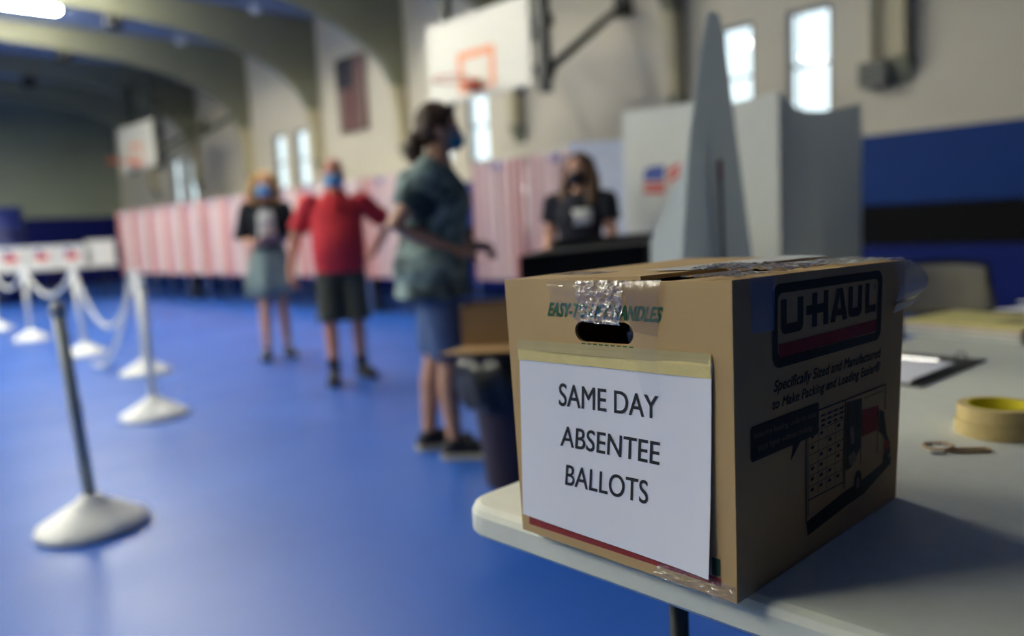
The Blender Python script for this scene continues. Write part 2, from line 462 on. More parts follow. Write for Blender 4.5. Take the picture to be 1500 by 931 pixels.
def hoop(x0, x1, y, z0, z1, label, ztop, near):
    cx = (x0 + x1) / 2
    t = thing('basketball_hoop', label, 'basketball hoop', (cx, y, z0))
    w = (x1 - x0) / 2; h = z1 - z0
    bm = nb(); box(bm, -w, w, 0, .04, 0, h); bevel(bm, .008, 1); link('backboard', bm, brd_m, t)
    bm = nb()
    a, q, b0, b1, th = -.33, .33, .08, .56, .085
    for r in ((a, a + th, b0, b1), (q - th, q, b0, b1), (a + th, q - th, b1 - th, b1), (a + th, q - th, b0, b0 + .04)):
        box(bm, r[0], r[1], -.004, .001, r[2], r[3])
    link('target_square', bm, org_m, t)
    bm = nb(); R = .228; cc = (0, -.16 - R, .17)
    tube(bm, [(cc[0] + R * math.cos(k * PI / 12), cc[1] + R * math.sin(k * PI / 12), cc[2]) for k in range(25)], .012, 8)
    link('rim', bm, rim_m, t, True)
    bm = nb(); hexa(bm, [(-.09, -.16, .12), (.09, -.16, .12), (.09, 0, .06), (-.09, 0, .06), (-.09, -.16, .18), (.09, -.16, .18), (.09, 0, .2), (-.09, 0, .2)]); link('rim_bracket', bm, rim_m, t)
    # rear frame and braces to the wall and roof
    pw_ = .05 if near else .13
    for sx in ((-.62, .62) if near else (-.5, .78)):
        bm = nb(); box(bm, sx - pw_, sx + pw_, .04, .14, -.05, ztop - z0); link('frame_post', bm, steel_d, t)
    for zz in (.15, .62):
        bm = nb(); box(bm, -w, w + .12, .045, .1, zz, zz + .07); link('cross_bar', bm, steel_d, t)
    bm = nb(); box(bm, w + .06, w + .17, .04, .16, -.1, (ztop - z0) if near else h + .3); link('side_post', bm, steel_d, t)
    for zz in (.06, .62):
        bm = nb(); box(bm, w + .03, w + .2, .02, .18, zz, zz + .13); link('hinge_plate', bm, spk_m, t)
    dy = WY - y
    bm = nb(); tube(bm, [(w + .12, .1, .12), (w + (-.23 + .02), dy - .06, h + .22)], .055, 8); link('wall_brace', bm, steel_b, t)
    bm = nb(); box(bm, w - .33, w - .09, dy - .08, dy, h + .08, h + .36); link('wall_plate', bm, spk_m, t)
    bm = nb(); tube(bm, [(-w + .2, .1, .12), (-w + .1, dy - .04, h + .2)], .05, 8); link('wall_brace', bm, steel_b, t)
    bm = nb(); box(bm, -w, -w + .2, dy - .06, dy, h + .08, h + .32); link('wall_plate', bm, spk_m, t)
    return t


hoop(-8.2, -6.36, 6.65, 2.70, 3.69, 'large white basketball backboard above the brown haired person in the tie-dye shirt', 4.7, True)
hoop(-19.65, -17.6, 6.65, 2.80, 3.78, 'small distant basketball backboard on dark posts at the far left end', 4.68, False)

# rolled gym mat
t = thing('rolled_gym_mat', 'dark blue rolled gym mat standing upright at the left edge', 'gym mat', (-20.0, 4.2, 0))
bm = nb(); pts = []
for k in range(140):
    a = k * .26; r = .08 + .0095 * a * 1.0
    pts.append((r * math.cos(a), r * math.sin(a)))
for k in range(139):
    p, q = pts[k], pts[k + 1]
    v = [bm.verts.new((p[0], p[1], 0)), bm.verts.new((q[0], q[1], 0)), bm.verts.new((q[0], q[1], 2.06)), bm.verts.new((p[0], p[1], 2.06))]
    bm.faces.new(v)
bmesh.ops.remove_doubles(bm, verts=bm.verts, dist=.0005)
o = flat('mat_roll', bm, mat('navy_mat_vinyl', (16, 30, 92), .5), t, True)
md = o.modifiers.new('thick', 'SOLIDIFY'); md.thickness = .045
bm = nb()
for z in (.5, 1.5): tube(bm, [(.445 * math.cos(k * PI / 12), .445 * math.sin(k * PI / 12), z) for k in range(25)], .02, 6)
link('strap', bm, mat('black_mat_strap', (15, 15, 18), .7), t)

# ------------------------------------------------------------------ voting booths with striped curtains
alu = mat('brushed_aluminium_tube', (176, 178, 182), 0.35, 0.85)
cur_m = stripes('red_white_striped_curtain', [(0, (212, 190, 182)), (.50, (184, 118, 114)), (.82, (212, 192, 184)), (.93, (150, 132, 160))], 0.11)
val_m = mat('blue_star_valance', (132, 122, 160), .8)


def booth(label, w=.87):
    t = thing('voting_booth', label, 'voting booth', (0, 0, 0), 0, 'striped curtain voting booths in a row')
    D, H, z0 = .72, 1.86, .52
    for x in (0.02, w - .02):
        for y in (.03, D):
            bm = nb(); tube(bm, [(x, y, 0), (x, y, H)], .014, 8); link('leg', bm, alu, t, True)
    bm = nb()
    for a, b in (((.02, .03), (w - .02, .03)), ((.02, D), (w - .02, D)), ((.02, .03), (.02, D)), ((w - .02, .03), (w - .02, D))):
        tube(bm, [(*a, H), (*b, H)], .013, 8)
    link('top_frame', bm, alu, t, True)
    ph = random.random() * 6
    def cf(u, v):
        k = .022 + .012 * (1 - v)
        return (.005 + u * (w - .01), k * math.sin(u * 46 + ph) + .01 * math.sin(u * 19 + 2 * ph + v), z0 + v * (H + .01 - z0) - .012 * math.sin(u * 3.14) * (v > .98))
    bm = nb(); sheet(bm, cf, 60, 8, (w, 1)); flat('curtain', bm, cur_m, t, True)
    bm = nb(); sheet(bm, lambda u, v: (.4 + .18 * w * u + 0, .022 * math.sin(u * 9) - .03, H - .1 + .085 * v), 8, 2); flat('valance_patch', bm, val_m, t, True)
    for x in (.0, w):
        bm = nb(); sheet(bm, lambda u, v: (x, .05 + u * (D - .05), z0 + v * (H - z0)), 12, 3, (D, 1)); flat('side_panel', bm, cur_m, t)
    bm = nb(); sheet(bm, lambda u, v: (.02 + u * (w - .04), D + .014, z0 + v * (H - z0)), 10, 3, (w, 1)); flat('back_panel', bm, cur_m, t)
    bm = nb(); box(bm, .03, w - .03, D - .3, D, 1.0, 1.02); link('writing_shelf', bm, mat('grey_shelf_board', (150, 150, 146), .6), t)
    return t


names = ['first', 'second', 'third', 'fourth', 'fifth', 'sixth', 'seventh', 'eighth', 'ninth', 'tenth', 'eleventh']
bw = .876
b0 = booth('striped curtain voting booth at the far left end of the row', bw)
X0 = -18.9
b0.location = (X0, 6.2, 0)
for k in range(1, 12):
    if k < 11: lb = 'striped curtain voting booth, %s from the far left end of the long row' % names[k]
    else: lb = 'striped curtain voting booth at the right end of the long row'
    dup(b0, (X0 + k * bw, 6.2 + .012 * (k % 3), 0), 0, lb)
bn = booth('nearest striped voting booth, at right of the pair behind the long haired person', .9)
bn.location = (-6.1, 6.2, 0)
dup(bn, (-7.03, 6.23, 0), 0, 'striped voting booth beside the tie-dye shirt, left one of the nearest pair')

# ------------------------------------------------------------------ table at the far left with white boxes
white_pl = mat('white_table_plastic', (216, 216, 208), .5, var=.03)
t = thing('folding_table', 'long white folding table at the far left carrying white boxes', 'table', (-18.95, 4.8, 0))
bm = nb(); box(bm, -.38, .38, -1.25, 1.22, .695, .74); bevel(bm, .012, 2); link('tabletop', bm, white_pl, t)
for sx in (-.28, .28):
    for sy_ in (-1.0, 1.0):
        bm = nb(); tube(bm, [(sx, sy_, 0), (sx, sy_, .7)], .015, 8); link('leg', bm, steel_d, t)
cor_m = mat('white_corrugated_plastic', (226, 226, 216), .55, var=.03)
blue_p = mat('blue_print', (52, 74, 150), .6); red_p = mat('red_print', (206, 72, 62), .6)
for k, (y0, y1, lb) in enumerate(((3.72, 4.25, 'small white ballot box with red and blue emblem, leftmost on far table'), (4.28, 4.81, 'small white ballot box with red and blue emblem, middle one on far table'), (4.84, 5.38, 'small white ballot box with red and blue emblem, rightmost of three on far table'), (5.52, 5.98, 'plain white box beside the striped booths on far table'))):
    t = thing('ballot_box', lb, 'box', (-18.8, (y0 + y1) / 2, .74), 0, 'white boxes on the far table')
    a = (y1 - y0) / 2
    hh = .45 if k < 3 else .52
    bm = nb(); box(bm, -.2, .2, -a, a, 0, hh); bevel(bm, .008, 1); link('carton', bm, cor_m, t)
    bm = nb(); box(bm, -.21, .21, -a - .01, a + .01, hh - .03, hh + .012); link('lid', bm, cor_m, t)
    if k < 3:
        bm = nb(); box(bm, .2, .203, -.13, .13, .16, .3); link('printed_emblem', bm, red_p, t)
        bm = nb(); box(bm, .2, .204, -.13, .0, .3, .38); link('printed_emblem', bm, blue_p, t)

# ------------------------------------------------------------------ stanchions and chains
st_w = mat('white_stanchion_plastic', (228, 228, 222), .4, var=.03)
st_g = mat('grey_stanchion_pole', (168, 172, 164), .4)


def stanchion(x, y, label, pole_m, dx=0, dy=0, loops=True):
    t = thing('stanchion', label, 'stanchion', (x, y, 0), 0, 'chain stanchions')
    bm = nb(); lathe(bm, [(.205, 0), (.213, .012), (.205, .03), (.17, .05), (.10, .092), (.05, .122), (.042, .135), (.03, .137)], 32); link('base', bm, st_w, t, True)
    bm = nb(); tube(bm, [(0, 0, .12), (dx, dy, .87)], .024, 12); link('pole', bm, pole_m, t, True)
    bm = nb(); lathe(bm, [(.026, .86), (.03, .87), (.03, .9), (.02, .915)], 16, (dx, dy, 0)); link('cap', bm, pole_m, t, True)
    bm = nb()
    for s in (-1, 1):
        if loops: tube(bm, [(dx + s * .026, dy, .865), (dx + s * .048, dy, .87), (dx + s * .05, dy, .895), (dx + s * .03, dy, .9)], .005, 6)
    if loops: link('chain_hook', bm, pole_m, t)
    else: bm.free()
    bm = nb(); lathe(bm, [(.0275, .48), (.0275, .51)], 14, (dx * .48, dy * .48, 0)); link('joint_ring', bm, pole_m, t)
    return t


sp_ = [(-3.43, .91), (-5.33, 1.85), (-7.19, 2.46), (-9.09, 2.52), (-11.36, 2.55), (-13.43, 2.6)]
stanchion(*sp_[0], 'grey poled stanchion with a round white base nearest the camera', st_g, -.035, -.03, False)
stanchion(*sp_[1], 'white stanchion, second from the camera, right of the hanging chain', st_w)
stanchion(*sp_[2], 'white stanchion, third from the camera, just behind the second', st_w)
stanchion(*sp_[3], 'white stanchion, fourth from the camera, between two sagging chains', st_w, -.05, -.02)
stanchion(*sp_[4], 'white stanchion, fifth from the camera, before the white boxes', st_w)
stanchion(*sp_[5], 'white stanchion base at the left edge, farthest from the camera', st_w)


def chain(pts, label):
    bm = nb(); acc = 0
    L = [Vector(p) for p in pts]; k = 0; pos = []
    step = .038
    cum = [0]
    for a, b in zip(L, L[1:]): cum.append(cum[-1] + (b - a).length)
    s = 0
    while s < cum[-1]:
        for i in range(len(L) - 1):
            if cum[i] <= s <= cum[i + 1]:
                f = (s - cum[i]) / max(1e-6, cum[i + 1] - cum[i]); pos.append((L[i].lerp(L[i + 1], f), (L[i + 1] - L[i]).normalized())); break
        s += step
    for k, (p, d) in enumerate(pos):
        up = Vector((0, 0, 1)) if abs(d.z) < .9 else Vector((1, 0, 0))
        side = d.cross(up).normalized(); nn = side.cross(d)
        ax = side if k % 2 == 0 else nn
        ring = [p + d * (.028 * math.cos(q * PI / 4)) + ax * (.019 * math.sin(q * PI / 4)) for q in range(9)]
        tube(bm, ring, .0075, 5)
    o = link('plastic_chain', bm, st_w, None, True)
    tag(o, label, 'chain')
    return o


def caten(a, b, sag, n=24):
    a = Vector(a); b = Vector(b)
    return [a.lerp(b, i / n) - Vector((0, 0, sag * 4 * (i / n) * (1 - i / n))) for i in range(n + 1)]


chain(caten((sp_[4][0] + .05, sp_[4][1], .88), (sp_[3][0] - .1, sp_[3][1] - .02, .88), .28), 'white plastic chain sagging shallowly between the two leftmost white poles')
chain(caten((sp_[3][0] - .0, sp_[3][1] - .02, .88), (sp_[2][0] - .05, sp_[2][1], .88), .52), 'white plastic chain sagging deeply between the fourth and third stanchions')
chain(caten((sp_[5][0] + .05, sp_[5][1], .88), (sp_[4][0] - .05, sp_[4][1], .88), .25), 'white plastic chain running off the left edge from the fifth stanchion')
# loose chain from the third pole drooping to the floor
p0 = Vector((sp_[2][0] - .05, sp_[2][1] - .03, .88)); fl = []
for i in range(26):
    f = i / 25
    fl.append(Vector((p0.x - .95 * (1 - (1 - f) ** .62), p0.y - .10 * f, max(.016, .88 * (1 - f) ** 1.55 if f < .86 else .016 + .10 * (0.96 - f if f < .96 else 0)))))
chain(fl, 'loose white chain drooping from the third stanchion down to the floor')

# ------------------------------------------------------------------ white privacy screens in the middle ground
def panel(name, pts, th, material, parent, nrm):
    """flat polygon of real thickness (pts local)"""
    bm = nb(); n_ = Vector(nrm).normalized() * th
    A = [bm.verts.new(Vector(p)) for p in pts]; B = [bm.verts.new(Vector(p) + n_) for p in pts]
    bm.faces.new(A[::-1]); bm.faces.new(B)
    k = len(pts)
    for i in range(k): bm.faces.new((A[i], A[(i + 1) % k], B[(i + 1) % k], B[i]))
    return link(name, bm, material, parent)


def vpoly(root, a, b, prof):
    """points of a vertical panel on the line a->b; prof = [(fraction, z)]"""
    a = Vector((*a, 0)); b = Vector((*b, 0)); r = Vector(root)
    out = []
    for f, z in prof:
        p = a.lerp(b, f); out.append(Vector((p.x - r.x, p.y - r.y, z - r.z)))
    return out


def let_through(M, k):
    n = M.node_tree.nodes; l = M.node_tree.links; b = n['Principled BSDF']; o = n['Material Output']
    tr = n.new('ShaderNodeBsdfTranslucent'); mx = n.new('ShaderNodeMixShader'); mx.inputs[0].default_value = k
    tr.inputs[0].default_value = (.78, .82, .80, 1)
    l.new(b.outputs[0], mx.inputs[1]); l.new(tr.outputs[0], mx.inputs[2]); l.new(mx.outputs[0], o.inputs[0])


scr_m = mat('white_translucent_corrugated_sheet', (230, 230, 218), .55, var=.03); let_through(scr_m, .28)
scg_m = mat('white_plastic_card', (206, 212, 210), .5, var=.02); let_through(scg_m, .32)
# table under them
t = thing('folding_table', 'white folding table behind the moving box under tall privacy screens', 'table', (-2.1, 4.62, 0), 0)
bm = nb(); box(bm, -.40, .45, -.60, .62, .695, .74); bevel(bm, .012, 2); link('tabletop', bm, white_pl, t)
for a in (-.34, .38):
    for b in (-.5, .5):
        bm = nb(); tube(bm, [(a, b, 0), (a, b, .7)], .015, 8); link('leg', bm, steel_d, t)
t = thing('folding_table', 'small white table under the tall pointed privacy screen', 'table', (-1.66, 2.42, 0), 0)
bm = nb(); box(bm, -.28, .24, -.29, .29, .695, .74); bevel(bm, .012, 2); link('tabletop', bm, white_pl, t)
for a in (-.22, .18):
    for b in (-.24, .24):
        bm = nb(); tube(bm, [(a, b, 0), (a, b, .7)], .012, 8); link('leg', bm, steel_d, t)
# near pointed screen
r0 = (-1.45, 2.35, .742)
t = thing('privacy_screen', 'tall grey-white pointed privacy screen standing nearest behind the moving box', 'voting screen', r0)
a, b = (-1.45, 2.15), (-1.45, 2.665)
pl = vpoly(r0, a, b, [((y - 2.15) / .515, z) for y, z in [(2.15, .742), (2.665, .742), (2.638, .91), (2.514, 1.462), (2.465, 1.707), (2.429, 1.792), (2.362, 1.790), (2.325, 1.69), (2.237, 1.381), (2.171, .946)]])
panel('front_wing', pl, .003, scg_m, t, (-1, 0, 0))
pl2 = vpoly(r0, (-1.462, 2.33), (-1.69, 2.33), [(0, .742), (1, .742), (.96, 1.05), (.06, 1.40), (0, 1.42)])
panel('side_wing', pl2, .003, scg_m, t, (0, 1, 0))
bm = nb(); pA = Vector((-1.438, 2.413, .745)) - Vector(r0); tube(bm, [pA, pA + Vector((0, -.014, .53))], .006, 8, True); link('pen', bm, mat('dark_grey_pen', (62, 70, 80), .5), t)
bm = nb(); tube(bm, [pA + Vector((0, -.014, .50)), pA + Vector((0, -.0145, .56))], .0085, 8, True); o = link('pen_cap', bm, mat('dull_red_plastic', (150, 70, 70), .5), t); o['label'] = 'dull red pen cap'
# big open screen: lit side + grey side meeting at a corner
r0 = (-2.07, 4.05, .742)
t = thing('privacy_screen', 'wide white privacy screen with sagging top edge right of the pointed one', 'voting screen', r0)
panel('side_wing', vpoly(r0, (-2.071, 4.047), (-2.45, 4.047), [(0, .742), (1, .742), (1, 1.735), (.7, 1.742), (0, 1.766)]), .003, scr_m, t, (0, 1, 0))
prof = [(0, .742), (1, .742), (1, 1.775), (.8, 1.742), (.6, 1.708), (.45, 1.690), (.3, 1.682), (.2, 1.688), (.1, 1.716), (.04, 1.745), (0, 1.766)]
panel('front_wing', vpoly(r0, (-2.069, 4.047), (-2.069, 5.122), prof), .003, scr_m, t, (-1, 0, 0))
# flagged screen
t = thing('folding_table', 'small white table under the flag printed privacy screen', 'table', (-3.0, 4.85, 0), 0)
bm = nb(); box(bm, -.47, .30, -.37, .35, .695, .74); bevel(bm, .012, 2); link('tabletop', bm, white_pl, t)
for a in (-.40, .24):
    for b in (-.30, .28):
        bm = nb(); tube(bm, [(a, b, 0), (a, b, .7)], .012, 8); link('leg', bm, steel_d, t)
r0 = (-3.1, 4.5, .742)
t = thing('privacy_screen', 'white privacy screen printed with a red and blue flag emblem', 'voting screen', r0)
a, b = (-3.455, 4.5), (-2.78, 4.5)
panel('front_wing', vpoly(r0, a, b, [(.0, .742), (1, .742), (1, 1.850), (0, 1.868)]), .003, scr_m, t, (0, 1, 0))
panel('side_wing', vpoly(r0, (-3.452, 4.51), (-3.452, 5.1), [(0, .742), (1, .742), (1, 1.86), (0, 1.865)]), .003, scr_m, t, (1, 0, 0))
def emblem(nm, quad, mm):
    pl = vpoly(r0, a, b, [((x + 3.455) / .675, z) for x, z in quad]); nn = Vector((0, -1, 0)) * .0025
    bm = nb(); vs = [bm.verts.new(p + nn) for p in pl]; bm.faces.new(vs); flat(nm, bm, mm, t)
emblem('printed_canton', [(-3.29, 1.385), (-3.125, 1.38), (-3.11, 1.475), (-3.22, 1.478), (-3.28, 1.46)], blue_p)
for z0_, z1_ in ((1.345, 1.372), (1.30, 1.332)): emblem('printed_stripe', [(-3.29, z0_), (-3.12, z0_ - .01), (-3.11, z1_ - .006), (-3.29, z1_)], red_p)
for z0_, z1_ in ((1.45, 1.485), (1.40, 1.43)): emblem('printed_stripe', [(-3.10, z0_ - .05), (-2.99, z0_), (-2.99, z1_), (-3.09, z1_ - .04)], red_p)
# pale screen at the end of the booths
r0 = (-4.3, 5.3, .742)
t = thing('folding_table', 'white folding table beyond the long haired person', 'table', (-4.25, 5.65, 0), .5)
bm = nb(); box(bm, -.5, .45, -.42, .45, .695, .74); link('tabletop', bm, white_pl, t)
for a_ in (-.42, .38):
    for b_ in (-.35, .38):
        bm = nb(); tube(bm, [(a_, b_, 0), (a_, b_, .7)], .015, 8); link('leg', bm, steel_d, t)
t = thing('privacy_screen', 'pale bluish white privacy screen beyond the long haired person', 'voting screen', r0)
panel('front_wing', vpoly(r0, (-4.53, 5.15), (-4.09, 5.41), [(0, .742), (1, .742), (1, 1.79), (0, 1.80)]), .008, mat('pale_blue_white_card', (222, 226, 236), .5), t, (-.5, .86, 0))
panel('side_wing', vpoly(r0, (-4.53, 5.155), (-4.5, 5.6), [(0, .742), (1, .742), (1, 1.80), (0, 1.80)]), .003, scr_m, t, (-1, 0, 0))
panel('side_wing', vpoly(r0, (-4.09, 5.415), (-4.02, 5.8), [(0, .742), (1, .742), (1, 1.79), (0, 1.79)]), .003, scr_m, t, (-1, 0, 0))

# black draped ballot counter
r0 = Vector((-2.75, 3.3, 0))
t = thing('ballot_counter', 'long black draped counter between the two masked people', 'counter', r0)
c4 = [(-2.811, 2.788), (-2.36, 3.647), (-2.60, 3.97), (-3.0, 3.24)]
z4 = [.974, 1.014, 1.024, 1.0]
blk = mat('black_cloth', (10, 10, 11), .85)
bm = nb(); hexa(bm, [Vector((*p, 0)) - r0 for p in c4] + [Vector((*p, z)) - r0 for p, z in zip(c4, z4)]); bevel(bm, .006, 1); link('drape', bm, blk, t)
dg_m = mat('charcoal_board', (58, 58, 58), .6)
bm = nb(); hexa(bm, [Vector(p) - r0 for p in [(-2.96, 3.20, 1.0), (-2.575, 3.90, 1.02), (-2.605, 3.93, 1.02), (-2.985, 3.235, 1.0), (-2.96, 3.20, 1.04), (-2.575, 3.90, 1.05), (-2.605, 3.93, 1.05), (-2.985, 3.235, 1.04)]]); link('rear_ledge', bm, dg_m, t)
bm = nb(); hexa(bm, [Vector(p) - r0 for p in [(-2.478, 3.39, .3), (-2.455, 3.435, .3), (-2.465, 3.44, .3), (-2.488, 3.395, .3), (-2.478, 3.39, 1.006), (-2.455, 3.435, 1.010), (-2.465, 3.44, 1.010), (-2.488, 3.395, 1.006)]]); link('grey_strap', bm, dg_m, t)

# trash barrel with a liner, open carton on top
tc_ = Vector((-2.454, 2.353, 0))
t = thing('trash_barrel', 'dark maroon trash barrel lined with a black bag', 'trash can', tc_)
bm = nb(); lathe(bm, [(.128, 0), (.133, .01), (.19, .57), (.198, .58), (.198, .592), (.178, .592), (.12, .05)], 32); link('barrel', bm, mat('dark_maroon_plastic', (52, 36, 42), .5), t, True)
bm = nb(); R_ = []
for k, (r, z) in enumerate([(.18, .50), (.199, .596), (.208, .597), (.228, .54), (.236, .48), (.228, .40), (.205, .365)]):
    R_.append([bm.verts.new(((r + .012 * math.sin(i * 5 + k * 1.3) * (k > 1)) * math.cos(2 * PI * i / 48), (r + .012 * math.sin(i * 5 + k * 1.3) * (k > 1)) * math.sin(2 * PI * i / 48), z + .012 * math.sin(i * 2.7 + k) * (k > 3))) for i in range(48)])
for a_, b_ in zip(R_, R_[1:]):
    for i in range(48): bm.faces.new((a_[i], a_[(i + 1) % 48], b_[(i + 1) % 48], b_[i]))
flat('liner_bag', bm, mat('black_bag_film', (8, 8, 10), .28, bump=.5, bscale=18), t, True)
kraft = mat('plain_kraft_card', (150, 120, 80), .75, var=.05, bump=.05)
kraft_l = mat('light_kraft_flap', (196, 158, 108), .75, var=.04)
t = thing('open_carton', 'plain brown carton with an open flap lying on the trash barrel', 'box', (-2.637, 2.257, .600), .802)
t.scale = (1.18, 1.18, 1.18)
o = nb(); box(o, -.012, .40, 0, .006, .0, .15); link('front_panel', o, kraft, t)
o = nb(); box(o, -.012, .40, .26, .266, .0, .15); link('back_panel', o, kraft, t)
for x in (-.012, .394):
    o = nb(); box(o, x, x + .006, .006, .26, 0, .15); link('side_panel', o, kraft, t)
o = nb(); box(o, -.006, .394, .006, .26, 0, .006); link('bottom_panel', o, kraft, t)
o = nb(); hexa(o, [(-.085, -.15, -.0), (.30, -.15, -.0), (.40, 0, -.0), (-.01, 0, -.0), (-.085, -.15, .006), (.30, -.15, .006), (.40, 0, .006), (-.01, 0, .006)]); ff = link('flap', o, kraft_l, t); ff['label'] = 'pale open bottom flap'

# folding chairs
def folding_chair(label, metal, pad, loc, rz):
    t = thing('folding_chair', label, 'chair', loc, rz)
    for s in (-1, 1):
        x = s * .215
        bm = nb(); tube(bm, [(x, .22, 0), (x, .0, .44), (x, -.14, .66), (x * .97, -.18, .80)], .012, 8); link('leg', bm, metal, t, True)
        bm = nb(); tube(bm, [(x * .9, -.26, 0), (x * .9, .16, .43)], .012, 8); link('leg', bm, metal, t, True)
    bm = nb(); box(bm, -.2, .2, -.16, .22, .425, .455); bevel(bm, .012, 2); link('seat', bm, pad, t)
    bm = nb(); sheet(bm, lambda u, v: ((u - .5) * .43, -.155 - .03 * v - .045 * math.sin(u * PI) , .62 + v * .22 - .025 * abs(2 * u - 1) ** 3 * v), 14, 5)
    o = flat('backrest', bm, pad, t, True); md = o.modifiers.new('t', 'SOLIDIFY'); md.thickness = .012
    bm = nb(); tube(bm, [(-.21, -.18, .79), (-.205, -.19, .835), (-.16, -.215, .85), (0, -.235, .855), (.16, -.215, .85), (.205, -.19, .835), (.21, -.18, .79)], .012, 8); link('top_rail', bm, metal, t, True)
    bm = nb(); tube(bm, [(-.2, .19, .06), (.2, .19, .06)], .008, 6); link('stretcher', bm, metal, t)
    return t


chrome_p = mat('highlight_tan_metal', (206, 196, 164), .26, .4)  # pale tan puts the chrome highlights of the back into the colour
folding_chair('black folding chair with shiny metal back behind the right end of the table', mat('black_enamel_tube', (16, 16, 16), .3), chrome_p, (-1.16, 3.92, 0.0), math.radians(218))
folding_chair('maroon folding chair under the far left table', mat('grey_enamel_tube', (70, 70, 70), .4), mat('maroon_vinyl', (70, 22, 28), .6), (-19.55, 5.1, 0), math.radians(90))

# ------------------------------------------------------------------ near table
tab_m = mat('grey_white_blow_moulded_plastic', (222, 224, 208), .5, var=.03, scale=40, bump=.03, bscale=250)
TX0, TX1, TY0, TY1 = -.852, -.09, .694, 3.08
t = thing('folding_table', 'near grey-white folding table holding the moving box', 'table', (-.47, 1.88, 0))


def round_rect(x0, x1, y0, y1, r, k=6):
    out = []
    for cx, cy_, a in ((x1 - r, y0 + r, -90), (x1 - r, y1 - r, 0), (x0 + r, y1 - r, 90), (x0 + r, y0 + r, 180)):
        for i in range(k + 1):
            q = math.radians(a + 90 * i / k); out.append((cx + r * math.cos(q), cy_ + r * math.sin(q)))
    return out


bm = nb(); R_ = []
for ins, z in ((.02, .697), (.006, .696), (0, .702), (0, .727), (.004, .735), (.012, .7395), (.02, .74)):
    R_.append([bm.verts.new((x + .47, y - 1.88, z)) for x, y in round_rect(TX0 + ins, TX1 - ins, TY0 + ins, TY1 - ins, .055 - ins)])
for a_, b_ in zip(R_, R_[1:]):
    n_ = len(a_)
    for i in range(n_): bm.faces.new((a_[i], a_[(i + 1) % n_], b_[(i + 1) % n_], b_[i]))
bm.faces.new(R_[0][::-1]); bm.faces.new(R_[-1])
link('tabletop', bm, tab_m, t, False)
tleg = mat('dark_grey_table_tube', (52, 54, 54), .4, .3)
for x, y in ((-.607, .882), (-.33, .882), (-.607, 2.85), (-.33, 2.85)):
    bm = nb(); tube(bm, [(x + .47, y - 1.88, 0), (x + .47, y - 1.88, .697)], .0135, 12); link('leg', bm, tleg, t, True)
for y in (.882, 2.85):
    bm = nb(); tube(bm, [(-.607 + .47, y - 1.88, .12), (-.33 + .47, y - 1.88, .12)], .011, 10); link('leg_brace', bm, tleg, t, True)

# ------------------------------------------------------------------ the moving box
card = mat('brown_corrugated_card', (192, 160, 108), .72, var=.06, scale=6, bump=.16, bscale=16)
card_in = mat('shaded_card_inside', (96, 74, 48), .85)  # same card as outside, with the shade of the gap put into the colour
BO = Vector((-.543, .872, .74))
c_ = {k: Vector(v) for k, v in dict(TL=(-.7041, .6715, 1.0571), TR=(-.3925, .6714, 1.0617), KR=(-.3765, 1.0709, 1.0554), KL=(-.6975, 1.0690, 1.0585),
                                    bl=(-.6992, .6769, .7405), br=(-.3927, .6710, .7405), kr=(-.3862, 1.0677, .7405), kl=(-.6927, 1.0735, .7405)).items()}


def facemap(tl, tr, br, bl):
    nrm = (br - bl).cross(tl - bl).normalized()
    def f(s, t_, n=0.0):
        p = bl.lerp(br, s).lerp(tl.lerp(tr, s), t_)
        return p + nrm * n - BO
    return f


FR = facemap(c_['TL'], c_['TR'], c_['br'], c_['bl'])
SD = facemap(c_['TR'], c_['KR'], c_['kr'], c_['br'])
LF = facemap(c_['KL'], c_['TL'], c_['bl'], c_['kl'])
BK = facemap(c_['KR'], c_['KL'], c_['kl'], c_['kr'])
TP = facemap(c_['KL'], c_['KR'], c_['TR'], c_['TL'])      # s left-right, t front-back
BOX = thing('moving_box', 'brown taped moving box with a paper sign on the near table', 'box', BO)
HOLE = []
hs, ht, cs, ct = .1325, .0385, .488, .8235
for k in range(28):
    a_ = 2 * PI * k / 28
    ca, sa = math.cos(a_), math.sin(a_)
    rr = .043
    HOLE.append((cs + math.copysign(max(0, hs - rr), ca) + rr * ca, ct + ht * sa))
bm = nb()
ov = [bm.verts.new((*p, 0)) for p in [(0, 0), (.25, 0), (.5, 0), (.75, 0), (1, 0), (1, .25), (1, .5), (1, .75), (1, 1), (.75, 1), (.5, 1), (.25, 1), (0, 1), (0, .75), (0, .5), (0, .25)]]
hv = [bm.verts.new((*p, 0)) for p in HOLE]
ed = [bm.edges.new((ov[i], ov[(i + 1) % len(ov)])) for i in range(len(ov))] + [bm.edges.new((hv[i], hv[(i + 1) % len(hv)])) for i in range(len(hv))]
bmesh.ops.triangle_fill(bm, use_beauty=True, edges=ed)
for _ in range(3):
    bmesh.ops.subdivide_edges(bm, edges=[e for e in bm.edges if e.calc_length() > .12], cuts=1)
bmesh.ops.triangulate(bm, faces=bm.faces)
bmesh.ops.recalc_face_normals(bm, faces=bm.faces)
if sum(f.normal.z for f in bm.faces) < 0: bmesh.ops.reverse_faces(bm, faces=bm.faces)
ret = bmesh.ops.extrude_face_region(bm, geom=list(bm.faces))
for v in ret['geom']:
    if isinstance(v, bmesh.types.BMVert): v.co.z = -.0045
for v in bm.verts: v.co = FR(v.co.x, v.co.y, v.co.z)
link('front_panel', bm, card, BOX)


